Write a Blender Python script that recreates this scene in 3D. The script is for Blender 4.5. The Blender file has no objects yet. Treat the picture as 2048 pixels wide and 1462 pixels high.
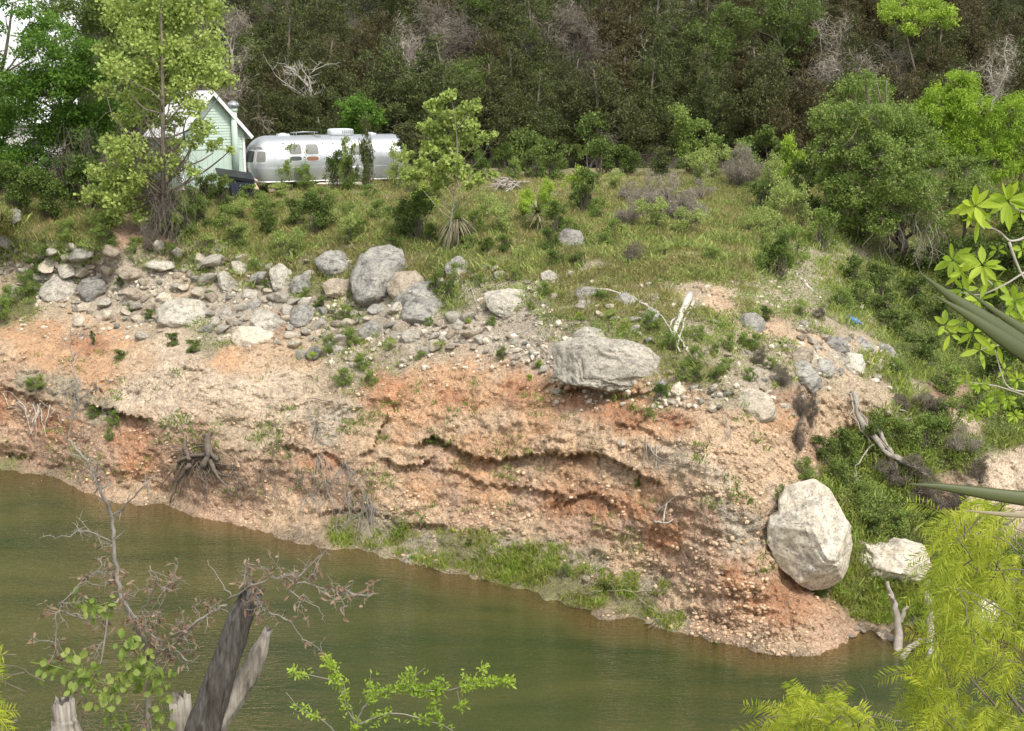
import bpy, math, random
import numpy as np
from mathutils import Vector, Matrix
from mathutils.bvhtree import BVHTree

# ------------------------------------------------------------ camera, world, sun
SC = bpy.context.scene
COL = SC.collection
CAMZ, FPX, PITCH = 15.0, 2600.0, math.radians(12.0)      # water level is z = 0
cam_d = bpy.data.cameras.new('camera'); cam = bpy.data.objects.new('camera', cam_d); COL.objects.link(cam)
cam.location = (0, 0, CAMZ); cam.rotation_euler = (math.radians(90) - PITCH, 0, 0)
cam_d.sensor_width = 36.0; cam_d.lens = FPX / 2048 * 36.0; cam_d.clip_start = 0.1; cam_d.clip_end = 5000
SC.camera = cam
SUN_EL, SUN_AZ = math.radians(56), math.radians(150)      # azimuth clockwise from +Y
world = bpy.data.worlds.new('World'); SC.world = world; world.use_nodes = True
wn = world.node_tree; wn.nodes.clear()
sky = wn.nodes.new('ShaderNodeTexSky'); sky.sky_type = 'NISHITA'; sky.sun_disc = False
sky.sun_elevation = SUN_EL; sky.sun_rotation = SUN_AZ; sky.air_density = 1.0; sky.dust_density = 1.5; sky.ozone_density = 1.0
hs = wn.nodes.new('ShaderNodeHueSaturation'); hs.inputs['Saturation'].default_value = 0.22; hs.inputs['Value'].default_value = 1.25
bg = wn.nodes.new('ShaderNodeBackground'); bg.inputs['Strength'].default_value = 0.15
wo = wn.nodes.new('ShaderNodeOutputWorld')
wn.links.new(sky.outputs[0], hs.inputs['Color']); wn.links.new(hs.outputs[0], bg.inputs[0]); wn.links.new(bg.outputs[0], wo.inputs[0])
sl = bpy.data.lights.new('sun', 'SUN'); sl.energy = 2.0; sl.angle = math.radians(8); sl.color = (1.0, 0.95, 0.87)
so = bpy.data.objects.new('sun', sl); COL.objects.link(so)
sd = Vector((math.sin(SUN_AZ) * math.cos(SUN_EL), math.cos(SUN_AZ) * math.cos(SUN_EL), math.sin(SUN_EL)))
so.rotation_euler = sd.to_track_quat('Z', 'Y').to_euler(); so.location = (20, -20, 60)
SC.view_settings.view_transform = 'Standard'; SC.view_settings.look = 'None'
SC.view_settings.exposure = 0.72; SC.view_settings.gamma = 1.0
SC.cycles.max_bounces = 6; SC.cycles.transparent_max_bounces = 8
SC.cycles.diffuse_bounces = 3; SC.cycles.glossy_bounces = 3; SC.cycles.transmission_bounces = 3
SC.cycles.sample_clamp_indirect = 6.0

# ------------------------------------------------------------ geometry helpers
CP, SP = math.cos(PITCH), math.sin(PITCH)
def slope(py):                       # dz/dy of the ray through image row py
    v = (731 - np.asarray(py, float)) / FPX
    return (-SP + v * CP) / (CP + v * SP)
def xslope(px, py):
    v = (731 - np.asarray(py, float)) / FPX
    return ((np.asarray(px, float) - 1024) / FPX) / (CP + v * SP)
def P(px, py, Y):                    # point at horizontal distance Y
    return np.array([xslope(px, py) * Y, Y, CAMZ + slope(py) * Y])
def to_px(X, Y, Z):
    Z = Z - CAMZ
    d = Y * CP - Z * SP; u = Y * SP + Z * CP
    return 1024 + FPX * X / d, 731 - FPX * u / d
def h3(ix, iy, iz, s):
    n = (ix * 374761393 + iy * 668265263 + iz * 1274126177 + s * 974711) & 0xffffffff
    n = ((n ^ (n >> 13)) * 1274126177) & 0xffffffff
    return ((n ^ (n >> 16)) & 0xffffff) / float(0x1000000)
def vnoise(p, s=0):
    i = np.floor(p).astype(np.int64); f = p - i; f = f * f * (3 - 2 * f)
    x, y, z = i[:, 0], i[:, 1], i[:, 2]; r = 0
    for a in (0, 1):
        wa = f[:, 0] if a else 1 - f[:, 0]
        for b in (0, 1):
            wb = f[:, 1] if b else 1 - f[:, 1]
            for c in (0, 1):
                wc = f[:, 2] if c else 1 - f[:, 2]
                r = r + wa * wb * wc * h3(x + a, y + b, z + c, s)
    return r * 2 - 1
def fbm(p, sc=1.0, octv=4, s=0, ridged=False, gain=0.5):
    r, a, t = 0, 1.0, 0; p = p * sc
    for k in range(octv):
        n = vnoise(p, s + k * 17)
        if ridged: n = 1 - 2 * np.abs(n)
        r = r + a * n; t += a; a *= gain; p = p * 2.03 + 11.7
    return r / t
def norm(v): return v / (np.linalg.norm(v, axis=-1, keepdims=True) + 1e-9)

class MB:                            # collects geometry for ONE mesh
    def __init__(s): s.V = []; s.F = []; s.n = 0
    def add(s, V, F):
        V = np.asarray(V, float).reshape(-1, 3)
        if len(V) == 0: return s
        s.V.append(V); s.F.append(np.asarray(F, np.int64) + s.n); s.n += len(V); return s
    def box(s, c, d, R=None):
        c = np.array(c, float); d = np.array(d, float) / 2
        v = np.array([(x, y, z) for x in (-1, 1) for y in (-1, 1) for z in (-1, 1)], float) * d
        if R is not None: v = v @ np.array(R).T
        return s.add(v + c, [(0, 1, 3, 2), (4, 6, 7, 5), (0, 4, 5, 1), (2, 3, 7, 6), (0, 2, 6, 4), (1, 5, 7, 3)])
    def tube(s, pts, rad, n=6, cap=True):
        pts = np.asarray(pts, float); rad = np.broadcast_to(np.asarray(rad, float), (len(pts),))
        if len(pts) < 2: return s
        T = np.gradient(pts, axis=0); T = norm(T)
        up = np.array([0.0, 0, 1]) if abs(T[0][2]) < .9 else np.array([1.0, 0, 0])
        N = norm(np.cross(T[0], up)); V = []
        ang = np.arange(n) * 2 * math.pi / n; ca, sa = np.cos(ang)[:, None], np.sin(ang)[:, None]
        for k in range(len(pts)):
            N = N - T[k] * np.dot(N, T[k]); N = N / (np.linalg.norm(N) + 1e-9); B = np.cross(T[k], N)
            V.append(pts[k] + rad[k] * (ca * N + sa * B))
        V = np.concatenate(V); m = len(pts); i = np.arange(n); j = (i + 1) % n
        F = np.concatenate([np.stack([k * n + i, k * n + j, (k + 1) * n + j, (k + 1) * n + i], 1) for k in range(m - 1)])
        s.add(V, F)
        if cap:
            e = np.array([V[:n].mean(0), V[-n:].mean(0)]); b0 = s.n
            s.V.append(e); s.n += 2
            s.F.append(np.array([(b0, b0, 0, 0)])[:0])
            q0 = b0 - m * n
            tri = [(b0, q0 + (k + 1) % n, q0 + k) for k in range(n)] + [(b0 + 1, q0 + (m - 1) * n + k, q0 + (m - 1) * n + (k + 1) % n) for k in range(n)]
            s.F.append(np.array(tri))
        return s
    def build(s, name, mat, parent=None, smooth=True, col=None, loc=None):
        me = bpy.data.meshes.new(name)
        V = np.concatenate(s.V)
        if loc is not None: V = V - np.array(loc)
        me.vertices.add(len(V)); me.vertices.foreach_set('co', V.astype(np.float32).ravel())
        Fs = [f for f in s.F if len(f)]
        idx = np.concatenate([f.ravel() for f in Fs]); cnt = np.concatenate([np.full(len(f), f.shape[1]) for f in Fs])
        st = np.concatenate([[0], np.cumsum(cnt)[:-1]])
        me.loops.add(len(idx)); me.loops.foreach_set('vertex_index', idx.astype(np.int32))
        me.polygons.add(len(cnt)); me.polygons.foreach_set('loop_start', st.astype(np.int32))
        me.update(calc_edges=True)
        me.polygons.foreach_set('use_smooth', np.full(len(cnt), smooth))
        if col is not None:
            for k, v in col.items():
                a = me.color_attributes.new(k, 'FLOAT_COLOR', 'POINT'); a.data.foreach_set('color', v.astype(np.float32).ravel())
        me.validate()
        if mat is not None: me.materials.append(mat)
        o = bpy.data.objects.new(name, me); COL.objects.link(o)
        if parent is not None: o.parent = parent
        if loc is not None: o.location = loc
        return o
def thing(name, label, cat, loc=(0, 0, 0), rz=0.0, group=None):
    o = bpy.data.objects.new(name, None); COL.objects.link(o); o.empty_display_size = .2
    o.location = tuple(float(c) for c in loc); o.rotation_euler = (0, 0, rz); o['label'] = label; o['category'] = cat
    if group: o['group'] = group
    return o
def tag(o, label=None, cat=None, group=None, kind=None):
    for k, v in (('label', label), ('category', cat), ('group', group), ('kind', kind)):
        if v: o[k] = v
    return o
def copy_tree(o, parent=None):
    c = o.copy(); COL.objects.link(c); c.parent = parent
    for ch in list(o.children): copy_tree(ch, c)
    return c

# ------------------------------------------------------------ materials
def mat_new(name):
    m = bpy.data.materials.new(name); m.use_nodes = True; nt = m.node_tree; nt.nodes.clear()
    out = nt.nodes.new('ShaderNodeOutputMaterial'); return m, nt, out
def nd(nt, t, **kw):
    n = nt.nodes.new(t)
    for k, v in kw.items():
        if k[0] == '_': n.inputs[k[1:].replace('_', ' ')].default_value = v
        else: setattr(n, k, v)
    return n
def mixc(nt, fac, a, b, mode='MIX'):
    n = nt.nodes.new('ShaderNodeMix'); n.data_type = 'RGBA'; n.blend_type = mode
    for s, v in ((n.inputs[0], fac), (n.inputs[6], a), (n.inputs[7], b)):
        if hasattr(v, 'is_output'): nt.links.new(v, s)
        elif isinstance(v, (int, float)): s.default_value = v
        else: s.default_value = (*v, 1)
    return n.outputs[2]
def mth(nt, op, a, b=0.0, clamp=False):
    n = nt.nodes.new('ShaderNodeMath'); n.operation = op; n.use_clamp = clamp
    for s, v in ((n.inputs[0], a), (n.inputs[1], b)):
        if hasattr(v, 'is_output'): nt.links.new(v, s)
        else: s.default_value = v
    return n.outputs[0]
def ramp(nt, f, stops):
    n = nt.nodes.new('ShaderNodeValToRGB'); e = n.color_ramp.elements
    while len(e) < len(stops): e.new(.5)
    for k, (p, c) in enumerate(stops):
        e[k].position = p; e[k].color = (*c, 1) if not isinstance(c, float) else (c, c, c, 1)
    nt.links.new(f, n.inputs[0]); return n.outputs[0]
def noise_n(nt, vec, sc, det=4, rough=.55, dist=0.0):
    n = nd(nt, 'ShaderNodeTexNoise', _Scale=sc, _Detail=det, _Roughness=rough, _Distortion=dist)
    if vec is not None: nt.links.new(vec, n.inputs['Vector'])
    return n
def scaled(nt, vec, s):
    n = nt.nodes.new('ShaderNodeMapping'); n.inputs['Scale'].default_value = s
    nt.links.new(vec, n.inputs['Vector']); return n.outputs[0]
def bumpn(nt, h, strength, dist, prev=None):
    n = nd(nt, 'ShaderNodeBump', _Strength=strength, _Distance=dist); nt.links.new(h, n.inputs['Height'])
    if prev is not None: nt.links.new(prev, n.inputs['Normal'])
    return n.outputs[0]
def leaf_mat(name, c1, c2, c3=None, transl=.35, spec=.25, clump=1.6, k=None):
    w = (1.55, 1.52, 1.25) if k is None else (k, k, k)       # spring foliage is yellowish
    c1, c2 = tuple(x * q for x, q in zip(c1, w)), tuple(x * q for x, q in zip(c2, w)); c3 = c3 and tuple(x * q for x, q in zip(c3, w))
    m, nt, out = mat_new(name)
    g = nt.nodes.new('ShaderNodeNewGeometry')
    c = mixc(nt, g.outputs['Random Per Island'], c1, c2)
    nz = noise_n(nt, g.outputs['Position'], clump, 2)
    f = ramp(nt, nz.outputs[0], [(.38, 0.0), (.62, 1.0)])
    c = mixc(nt, mth(nt, 'MULTIPLY', f, .65), c, c3 or tuple(.62 * x for x in c1))
    b = nd(nt, 'ShaderNodeBsdfPrincipled', _Roughness=.55); b.inputs['Specular IOR Level'].default_value = spec
    nt.links.new(c, b.inputs['Base Color'])
    t = nt.nodes.new('ShaderNodeBsdfTranslucent'); nt.links.new(c, t.inputs[0])
    mx = nd(nt, 'ShaderNodeMixShader', _Fac=transl); nt.links.new(b.outputs[0], mx.inputs[1]); nt.links.new(t.outputs[0], mx.inputs[2])
    nt.links.new(mx.outputs[0], out.inputs[0]); return m
def rough_mat(name, c1, c2, sc=6, rough=.85, bump=.3, dist=.02, stretch=None, metal=0.0, island=0.0, spec=.3, c3=None):
    m, nt, out = mat_new(name)
    tc = nt.nodes.new('ShaderNodeTexCoord'); v = tc.outputs['Object']
    if stretch: v = scaled(nt, v, stretch)
    nz = noise_n(nt, v, sc, 6, .65)
    c = mixc(nt, ramp(nt, nz.outputs[0], [(.3, 0.0), (.7, 1.0)]), c1, c2)
    if c3:
        n2 = noise_n(nt, v, sc * .35, 4, .6); c = mixc(nt, ramp(nt, n2.outputs[0], [(.5, 0.0), (.66, 1.0)]), c, c3)
    if island:
        g = nt.nodes.new('ShaderNodeNewGeometry')
        r = nd(nt, 'ShaderNodeMapRange'); nt.links.new(g.outputs['Random Per Island'], r.inputs[0]); r.inputs[3].default_value = 1 - island; r.inputs[4].default_value = 1 + island * .5
        hv = nt.nodes.new('ShaderNodeHueSaturation'); nt.links.new(r.outputs[0], hv.inputs['Value']); nt.links.new(c, hv.inputs['Color']); c = hv.outputs[0]
    b = nd(nt, 'ShaderNodeBsdfPrincipled', _Roughness=rough, _Metallic=metal); b.inputs['Specular IOR Level'].default_value = spec
    nt.links.new(c, b.inputs['Base Color'])
    if bump: nt.links.new(bumpn(nt, nz.outputs[0], bump, dist), b.inputs['Normal'])
    nt.links.new(b.outputs[0], out.inputs[0]); return m

def ground_mat():
    m, nt, out = mat_new('ground_mix'); g = nt.nodes.new('ShaderNodeNewGeometry'); pos = g.outputs['Position']
    at = nd(nt, 'ShaderNodeAttribute', attribute_name='Col'); at2 = nd(nt, 'ShaderNodeAttribute', attribute_name='Mask')
    sep = nt.nodes.new('ShaderNodeSeparateColor'); nt.links.new(at2.outputs['Color'], sep.inputs[0])
    stony = sep.outputs[0]
    wob = noise_n(nt, pos, 3.0, 3); pw = mixc(nt, .06, pos, wob.outputs['Color'], 'ADD')
    v1 = nd(nt, 'ShaderNodeTexVoronoi', _Scale=6.5); v2 = nd(nt, 'ShaderNodeTexVoronoi', _Scale=15.0); v3 = nd(nt, 'ShaderNodeTexVoronoi', _Scale=38.0)
    for v in (v1, v2, v3): nt.links.new(pw, v.inputs['Vector'])
    s1 = nt.nodes.new('ShaderNodeSeparateColor'); nt.links.new(v2.outputs['Color'], s1.inputs[0])
    s2 = nt.nodes.new('ShaderNodeSeparateColor'); nt.links.new(v3.outputs['Color'], s2.inputs[0])
    s3 = nt.nodes.new('ShaderNodeSeparateColor'); nt.links.new(v1.outputs['Color'], s3.inputs[0])
    col = at.outputs['Color']
    n1 = noise_n(nt, pos, 1.1, 6, .65); n2 = noise_n(nt, pos, 7.0, 5, .7)
    k = ramp(nt, n1.outputs[0], [(.25, .62), (.75, 1.3)]); col = mixc(nt, 1.0, col, k, 'MULTIPLY')
    k2 = ramp(nt, n2.outputs[0], [(.25, .6), (.5, 1.0), (.78, 1.3)]); col = mixc(nt, 1.0, col, k2, 'MULTIPLY')
    # pale stones set in the soil
    pale = mixc(nt, .5, col, (.62, .50, .36)); big = ramp(nt, s3.outputs[0], [(.74, 0.0), (.80, 1.0)])
    mid = ramp(nt, s1.outputs[0], [(.62, 0.0), (.70, 1.0)]); sm = ramp(nt, s2.outputs[0], [(.50, 0.0), (.62, 1.0)])
    dk = ramp(nt, s1.outputs[1], [(.16, 1.0), (.24, 0.0)])
    st = mth(nt, 'MAXIMUM', mth(nt, 'MULTIPLY', mid, .85), mth(nt, 'MULTIPLY', sm, .55)); st = mth(nt, 'MAXIMUM', st, mth(nt, 'MULTIPLY', big, .5))
    col = mixc(nt, mth(nt, 'MULTIPLY', st, stony), col, pale)
    col = mixc(nt, mth(nt, 'MULTIPLY', mth(nt, 'MULTIPLY', dk, .45), stony), col, mixc(nt, 1.0, col, (.45, .38, .34), 'MULTIPLY'))
    b = nd(nt, 'ShaderNodeBsdfPrincipled', _Roughness=.92); b.inputs['Specular IOR Level'].default_value = .15
    nt.links.new(col, b.inputs['Base Color'])
    e = bumpn(nt, mth(nt, 'SUBTRACT', 1.0, v1.outputs['Distance']), .5, .10)
    e = bumpn(nt, mth(nt, 'SUBTRACT', 1.0, v2.outputs['Distance']), .8, .06, e)
    e = bumpn(nt, mth(nt, 'SUBTRACT', 1.0, v3.outputs['Distance']), .6, .025, e)
    e = bumpn(nt, n2.outputs[0], .6, .10, e)
    nt.links.new(e, b.inputs['Normal']); nt.links.new(b.outputs[0], out.inputs[0]); return m
def water_mat():
    m, nt, out = mat_new('river_water'); g = nt.nodes.new('ShaderNodeNewGeometry'); pos = g.outputs['Position']
    at = nd(nt, 'ShaderNodeAttribute', attribute_name='Col'); sep = nt.nodes.new('ShaderNodeSeparateColor'); nt.links.new(at.outputs['Color'], sep.inputs[0])
    n0 = noise_n(nt, scaled(nt, pos, (.10, .35, 1)), 1.0, 4, .6)
    deep = mixc(nt, ramp(nt, n0.outputs[0], [(.35, 0.0), (.65, 1.0)]), (.021, .038, .008), (.062, .066, .016))
    shal = (.13, .095, .032)
    c = mixc(nt, ramp(nt, sep.outputs[0], [(.03, 0.0), (.30, 1.0)]), shal, deep)
    bm = nd(nt, 'ShaderNodeBsdfPrincipled', _Roughness=.9); bm.inputs['Specular IOR Level'].default_value = 0.0; nt.links.new(c, bm.inputs['Base Color'])
    tr = nt.nodes.new('ShaderNodeBsdfTransparent'); tr.inputs[0].default_value = (.80, .72, .48, 1)
    mx = nt.nodes.new('ShaderNodeMixShader'); nt.links.new(ramp(nt, sep.outputs[0], [(0.0, .25), (.22, .95), (.4, 1.0)]), mx.inputs[0])
    nt.links.new(tr.outputs[0], mx.inputs[1]); nt.links.new(bm.outputs[0], mx.inputs[2])
    r = nt.nodes.new('ShaderNodeMapping'); r.inputs['Rotation'].default_value = (0, 0, .5); r.inputs['Scale'].default_value = (1.0, 3.2, 1); nt.links.new(pos, r.inputs['Vector'])
    w1 = noise_n(nt, r.outputs[0], 2.2, 3, .55, .6); w2 = noise_n(nt, r.outputs[0], 7.5, 2, .5); w3 = noise_n(nt, pos, .35, 2)
    sy = nt.nodes.new('ShaderNodeSeparateXYZ'); nt.links.new(pos, sy.inputs[0]); nr = nd(nt, 'ShaderNodeMapRange'); nt.links.new(mth(nt, 'ADD', sy.outputs[1], mth(nt, 'MULTIPLY', sy.outputs[0], .5)), nr.inputs[0]); nr.inputs[1].default_value = 18; nr.inputs[2].default_value = 36; nr.inputs[3].default_value = 1.7; nr.inputs[4].default_value = .5; n5 = nd(nt, 'ShaderNodeMapRange'); nt.links.new(mth(nt, 'ADD', sy.outputs[0], mth(nt, 'MULTIPLY', sy.outputs[1], .375)), n5.inputs[0]); n5.inputs[1].default_value = 1.2; n5.inputs[2].default_value = -1.2; n5.inputs[3].default_value = 1; n5.inputs[4].default_value = 5; nrm = mth(nt, 'MULTIPLY', nr.outputs[0], n5.outputs[0]); amp = mth(nt, 'MULTIPLY', ramp(nt, w3.outputs[0], [(.35, .35), (.65, 1.0)]), nrm); e = bumpn(nt, mth(nt, 'MULTIPLY', w1.outputs[0], amp), .8, .16); e = bumpn(nt, w2.outputs[0], .6, .04, e)
    gl = nd(nt, 'ShaderNodeBsdfGlossy', _Roughness=.04); nt.links.new(e, gl.inputs['Normal'])
    fr = nd(nt, 'ShaderNodeFresnel', _IOR=1.33); nt.links.new(e, fr.inputs['Normal'])
    m2 = nt.nodes.new('ShaderNodeMixShader'); nt.links.new(fr.outputs[0], m2.inputs[0]); nt.links.new(mx.outputs[0], m2.inputs[1]); nt.links.new(gl.outputs[0], m2.inputs[2])
    nt.links.new(m2.outputs[0], out.inputs[0]); return m
def rock_mat(name, c1, c2, dark, sc=1.0, lichen=.5, crack=.35):
    m, nt, out = mat_new(name); tc = nt.nodes.new('ShaderNodeTexCoord'); v = tc.outputs['Object']
    oi = nt.nodes.new('ShaderNodeObjectInfo')
    off = nd(nt, 'ShaderNodeVectorMath', operation='MULTIPLY'); off.inputs[1].default_value = (37, 37, 37); nt.links.new(oi.outputs['Random'], off.inputs[0])
    ad = nd(nt, 'ShaderNodeVectorMath', operation='ADD'); nt.links.new(v, ad.inputs[0]); nt.links.new(off.outputs[0], ad.inputs[1]); v = ad.outputs[0]
    n1 = noise_n(nt, v, 1.6 * sc, 6, .65); n2 = noise_n(nt, v, 7 * sc, 6, .7); n3 = noise_n(nt, scaled(nt, v, (1, 1, 2.2)), 2.6 * sc, 5, .6, .5)
    c = mixc(nt, ramp(nt, n1.outputs[0], [(.35, 0.0), (.65, 1.0)]), c1, c2)
    c = mixc(nt, mth(nt, 'MULTIPLY', ramp(nt, n3.outputs[0], [(.50, 0.0), (.68, 1.0)]), lichen), c, dark)
    c = mixc(nt, 1.0, c, ramp(nt, n2.outputs[0], [(.28, .5), (.5, 1.0), (.75, 1.25)]), 'MULTIPLY')
    n4 = noise_n(nt, v, 24 * sc, 3, .7); c = mixc(nt, 1.0, c, ramp(nt, n4.outputs[0], [(.36, .5), (.46, 1.0)]), 'MULTIPLY')
    vo = nd(nt, 'ShaderNodeTexVoronoi', feature='DISTANCE_TO_EDGE', _Scale=1.3 * sc); 
    wv = mixc(nt, .35, v, n1.outputs['Color'], 'ADD'); nt.links.new(wv, vo.inputs['Vector'])
    cr = ramp(nt, vo.outputs['Distance'], [(0.0, 1.0), (.03, 0.0)])
    c = mixc(nt, mth(nt, 'MULTIPLY', cr, crack), c, tuple(x * .5 for x in dark))
    sv = nt.nodes.new('ShaderNodeMapRange'); nt.links.new(oi.outputs['Random'], sv.inputs[0]); sv.inputs[3].default_value = .8; sv.inputs[4].default_value = 1.12
    hv = nt.nodes.new('ShaderNodeHueSaturation'); nt.links.new(sv.outputs[0], hv.inputs['Value']); nt.links.new(c, hv.inputs['Color'])
    b = nd(nt, 'ShaderNodeBsdfPrincipled', _Roughness=.9); b.inputs['Specular IOR Level'].default_value = .2
    nt.links.new(hv.outputs[0], b.inputs['Base Color'])
    pit = nd(nt, 'ShaderNodeTexVoronoi', _Scale=11 * sc); nt.links.new(v, pit.inputs['Vector'])
    e = bumpn(nt, n1.outputs[0], .6, .15); e = bumpn(nt, n2.outputs[0], .8, .05, e); e = bumpn(nt, pit.outputs['Distance'], .5, .03, e)
    nt.links.new(e, b.inputs['Normal']); nt.links.new(b.outputs[0], out.inputs[0]); return m
def alu_mat():
    m, nt, out = mat_new('aged_aluminium'); tc = nt.nodes.new('ShaderNodeTexCoord'); v = tc.outputs['Object']
    n1 = noise_n(nt, scaled(nt, v, (1, 1, .5)), 1.2, 5, .6); n2 = noise_n(nt, v, 9, 4, .6)
    c = mixc(nt, ramp(nt, n1.outputs[0], [(.35, 0.0), (.7, 1.0)]), (.66, .66, .65), (.50, .53, .54))
    b = nd(nt, 'ShaderNodeBsdfPrincipled', _Metallic=.82); nt.links.new(c, b.inputs['Base Color'])
    nt.links.new(ramp(nt, n1.outputs[0], [(.3, .26), (.7, .46)]), b.inputs['Roughness'])
    nt.links.new(bumpn(nt, n1.outputs[0], .25, .05, bumpn(nt, n2.outputs[0], .05, .002)), b.inputs['Normal'])
    nt.links.new(b.outputs[0], out.inputs[0]); return m
def plain(name, c, rough=.6, metal=0.0, spec=.5):
    m, nt, out = mat_new(name); tc = nt.nodes.new('ShaderNodeTexCoord'); nz = noise_n(nt, tc.outputs['Object'], 5, 4)
    b = nd(nt, 'ShaderNodeBsdfPrincipled', _Roughness=rough, _Metallic=metal); b.inputs['Specular IOR Level'].default_value = spec
    nt.links.new(mixc(nt, ramp(nt, nz.outputs[0], [(.3, 0.0), (.7, 1.0)]), tuple(x * .8 for x in c), c), b.inputs['Base Color'])
    nt.links.new(b.outputs[0], out.inputs[0]); return m
M = dict(
    ground=ground_mat(), water=water_mat(), alu=alu_mat(),
    litter=rough_mat('forest_litter', (.030, .026, .016), (.07, .06, .04), 2, bump=.5, dist=.1),
    rock_grey=rock_mat('grey_limestone', (.27, .255, .225), (.40, .375, .32), (.12, .115, .105), lichen=.85),
    rock_pale=rock_mat('pale_limestone', (.53, .48, .39), (.38, .345, .28), (.19, .175, .15), lichen=.7),
    rock_cream=rock_mat('cream_limestone', (.66, .58, .45), (.50, .42, .31), (.26, .225, .175), lichen=.5),
    rock_tan=rock_mat('tan_limestone', (.46, .385, .29), (.33, .27, .20), (.17, .14, .11), lichen=.55),
    rock_white=rock_mat('white_limestone', (.76, .69, .57), (.62, .53, .40), (.30, .275, .235), sc=.6, lichen=.6, crack=.3),
    gravel=rough_mat('gravel_stone', (.50, .33, .20), (.62, .47, .32), 3, bump=.2, island=.45),
    gravel_grey=rough_mat('gravel_grey', (.50, .43, .33), (.62, .55, .44), 3, bump=.2, island=.4),
    bark=rough_mat('bark', (.10, .08, .06), (.20, .17, .13), 9, bump=.6, dist=.02, stretch=(1, 1, .25)),
    bark_pale=rough_mat('pale_bark', (.30, .27, .21), (.42, .39, .32), 7, bump=.3, dist=.01),
    deadwood=rough_mat('grey_deadwood', (.22, .19, .15), (.40, .36, .30), 10, bump=.5, dist=.01),
    dead_pale=rough_mat('bleached_deadwood', (.40, .36, .30), (.58, .54, .46), 10, bump=.4, dist=.01),
    dead_dark=rough_mat('dark_deadwood', (.09, .07, .055), (.19, .155, .12), 10, bump=.5, dist=.01),
    dead_mid=rough_mat('weathered_branch', (.19, .17, .14), (.35, .32, .27), 10, bump=.4, dist=.01),
    dead_brown=rough_mat('brown_rootwood', (.085, .068, .05), (.21, .17, .13), 10, bump=.4, dist=.01),
    twig=rough_mat('brown_twigs', (.125, .105, .080), (.22, .185, .145), 8, bump=0, island=.4),
    twig_grey=rough_mat('grey_twigs', (.22, .19, .14), (.36, .315, .245), 8, bump=0, island=.4),
    juniper=leaf_mat('juniper_foliage', (.044, .054, .020), (.100, .106, .042), (.024, .029, .013), .2),
    juniper_b=leaf_mat('brownish_juniper_foliage', (.052, .048, .022), (.096, .082, .038), (.026, .026, .014), .2),
    juniper_g=leaf_mat('green_juniper_foliage', (.048, .064, .022), (.100, .116, .042), (.028, .036, .015), .2),
    oak=leaf_mat('oak_foliage', (.075, .115, .030), (.135, .175, .052), (.045, .070, .020), .35),
    syc=leaf_mat('sycamore_foliage', (.235, .300, .085), (.320, .375, .145), (.165, .225, .055), .4),
    pecan=leaf_mat('broad_tree_foliage', (.066, .140, .022), (.125, .210, .036), (.038, .086, .016), .4),
    mesq=leaf_mat('mesquite_foliage', (.170, .270, .030), (.270, .360, .050), (.100, .180, .022), .4),
    shrub_m=leaf_mat('midgreen_shrub', (.125, .180, .045), (.205, .260, .080), (.075, .120, .030), .35),
    shrub_p=leaf_mat('pale_shrub', (.200, .260, .085), (.310, .350, .130), (.130, .180, .056), .35),
    shrub_d=leaf_mat('dark_shrub', (.058, .095, .022), (.110, .150, .036), (.034, .058, .015), .3),
    shrub_y=leaf_mat('yellowgreen_shrub', (.200, .300, .040), (.310, .390, .070), (.130, .210, .030), .4),
    grass_dry=leaf_mat('dry_grass', (.190, .180, .080), (.300, .260, .140), (.125, .140, .050), .3),
    grass_green=leaf_mat('green_grass', (.130, .205, .032), (.260, .310, .070), (.170, .165, .060), .35),
    cover=leaf_mat('ravine_cover', (.110, .165, .040), (.190, .245, .070), (.150, .145, .070), .3),
    near_leaf=leaf_mat('bright_leaf', (.330, .450, .030), (.450, .550, .060), (.260, .400, .030), .5, .4, clump=6, k=1.0),
    near_fern=leaf_mat('feathery_leaf', (.340, .420, .025), (.560, .580, .070), (.160, .230, .020), .45, .3, clump=5, k=1.0),
    vine=leaf_mat('vine_leaf', (.210, .300, .050), (.360, .420, .110), (.150, .230, .040), .45, .4, clump=6, k=1.0),
    brown_leaf=leaf_mat('brown_leaf', (.230, .145, .090), (.420, .300, .210), (.140, .085, .055), .25, clump=6, k=1.0),
    spear=leaf_mat('yucca_leaf', (.036, .046, .014), (.052, .062, .020), (.028, .038, .013), .05, .5, clump=3),
    yucca_dry=leaf_mat('dry_yucca_leaf', (.130, .115, .085), (.240, .215, .165), (.085, .072, .055), .1),
)
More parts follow.
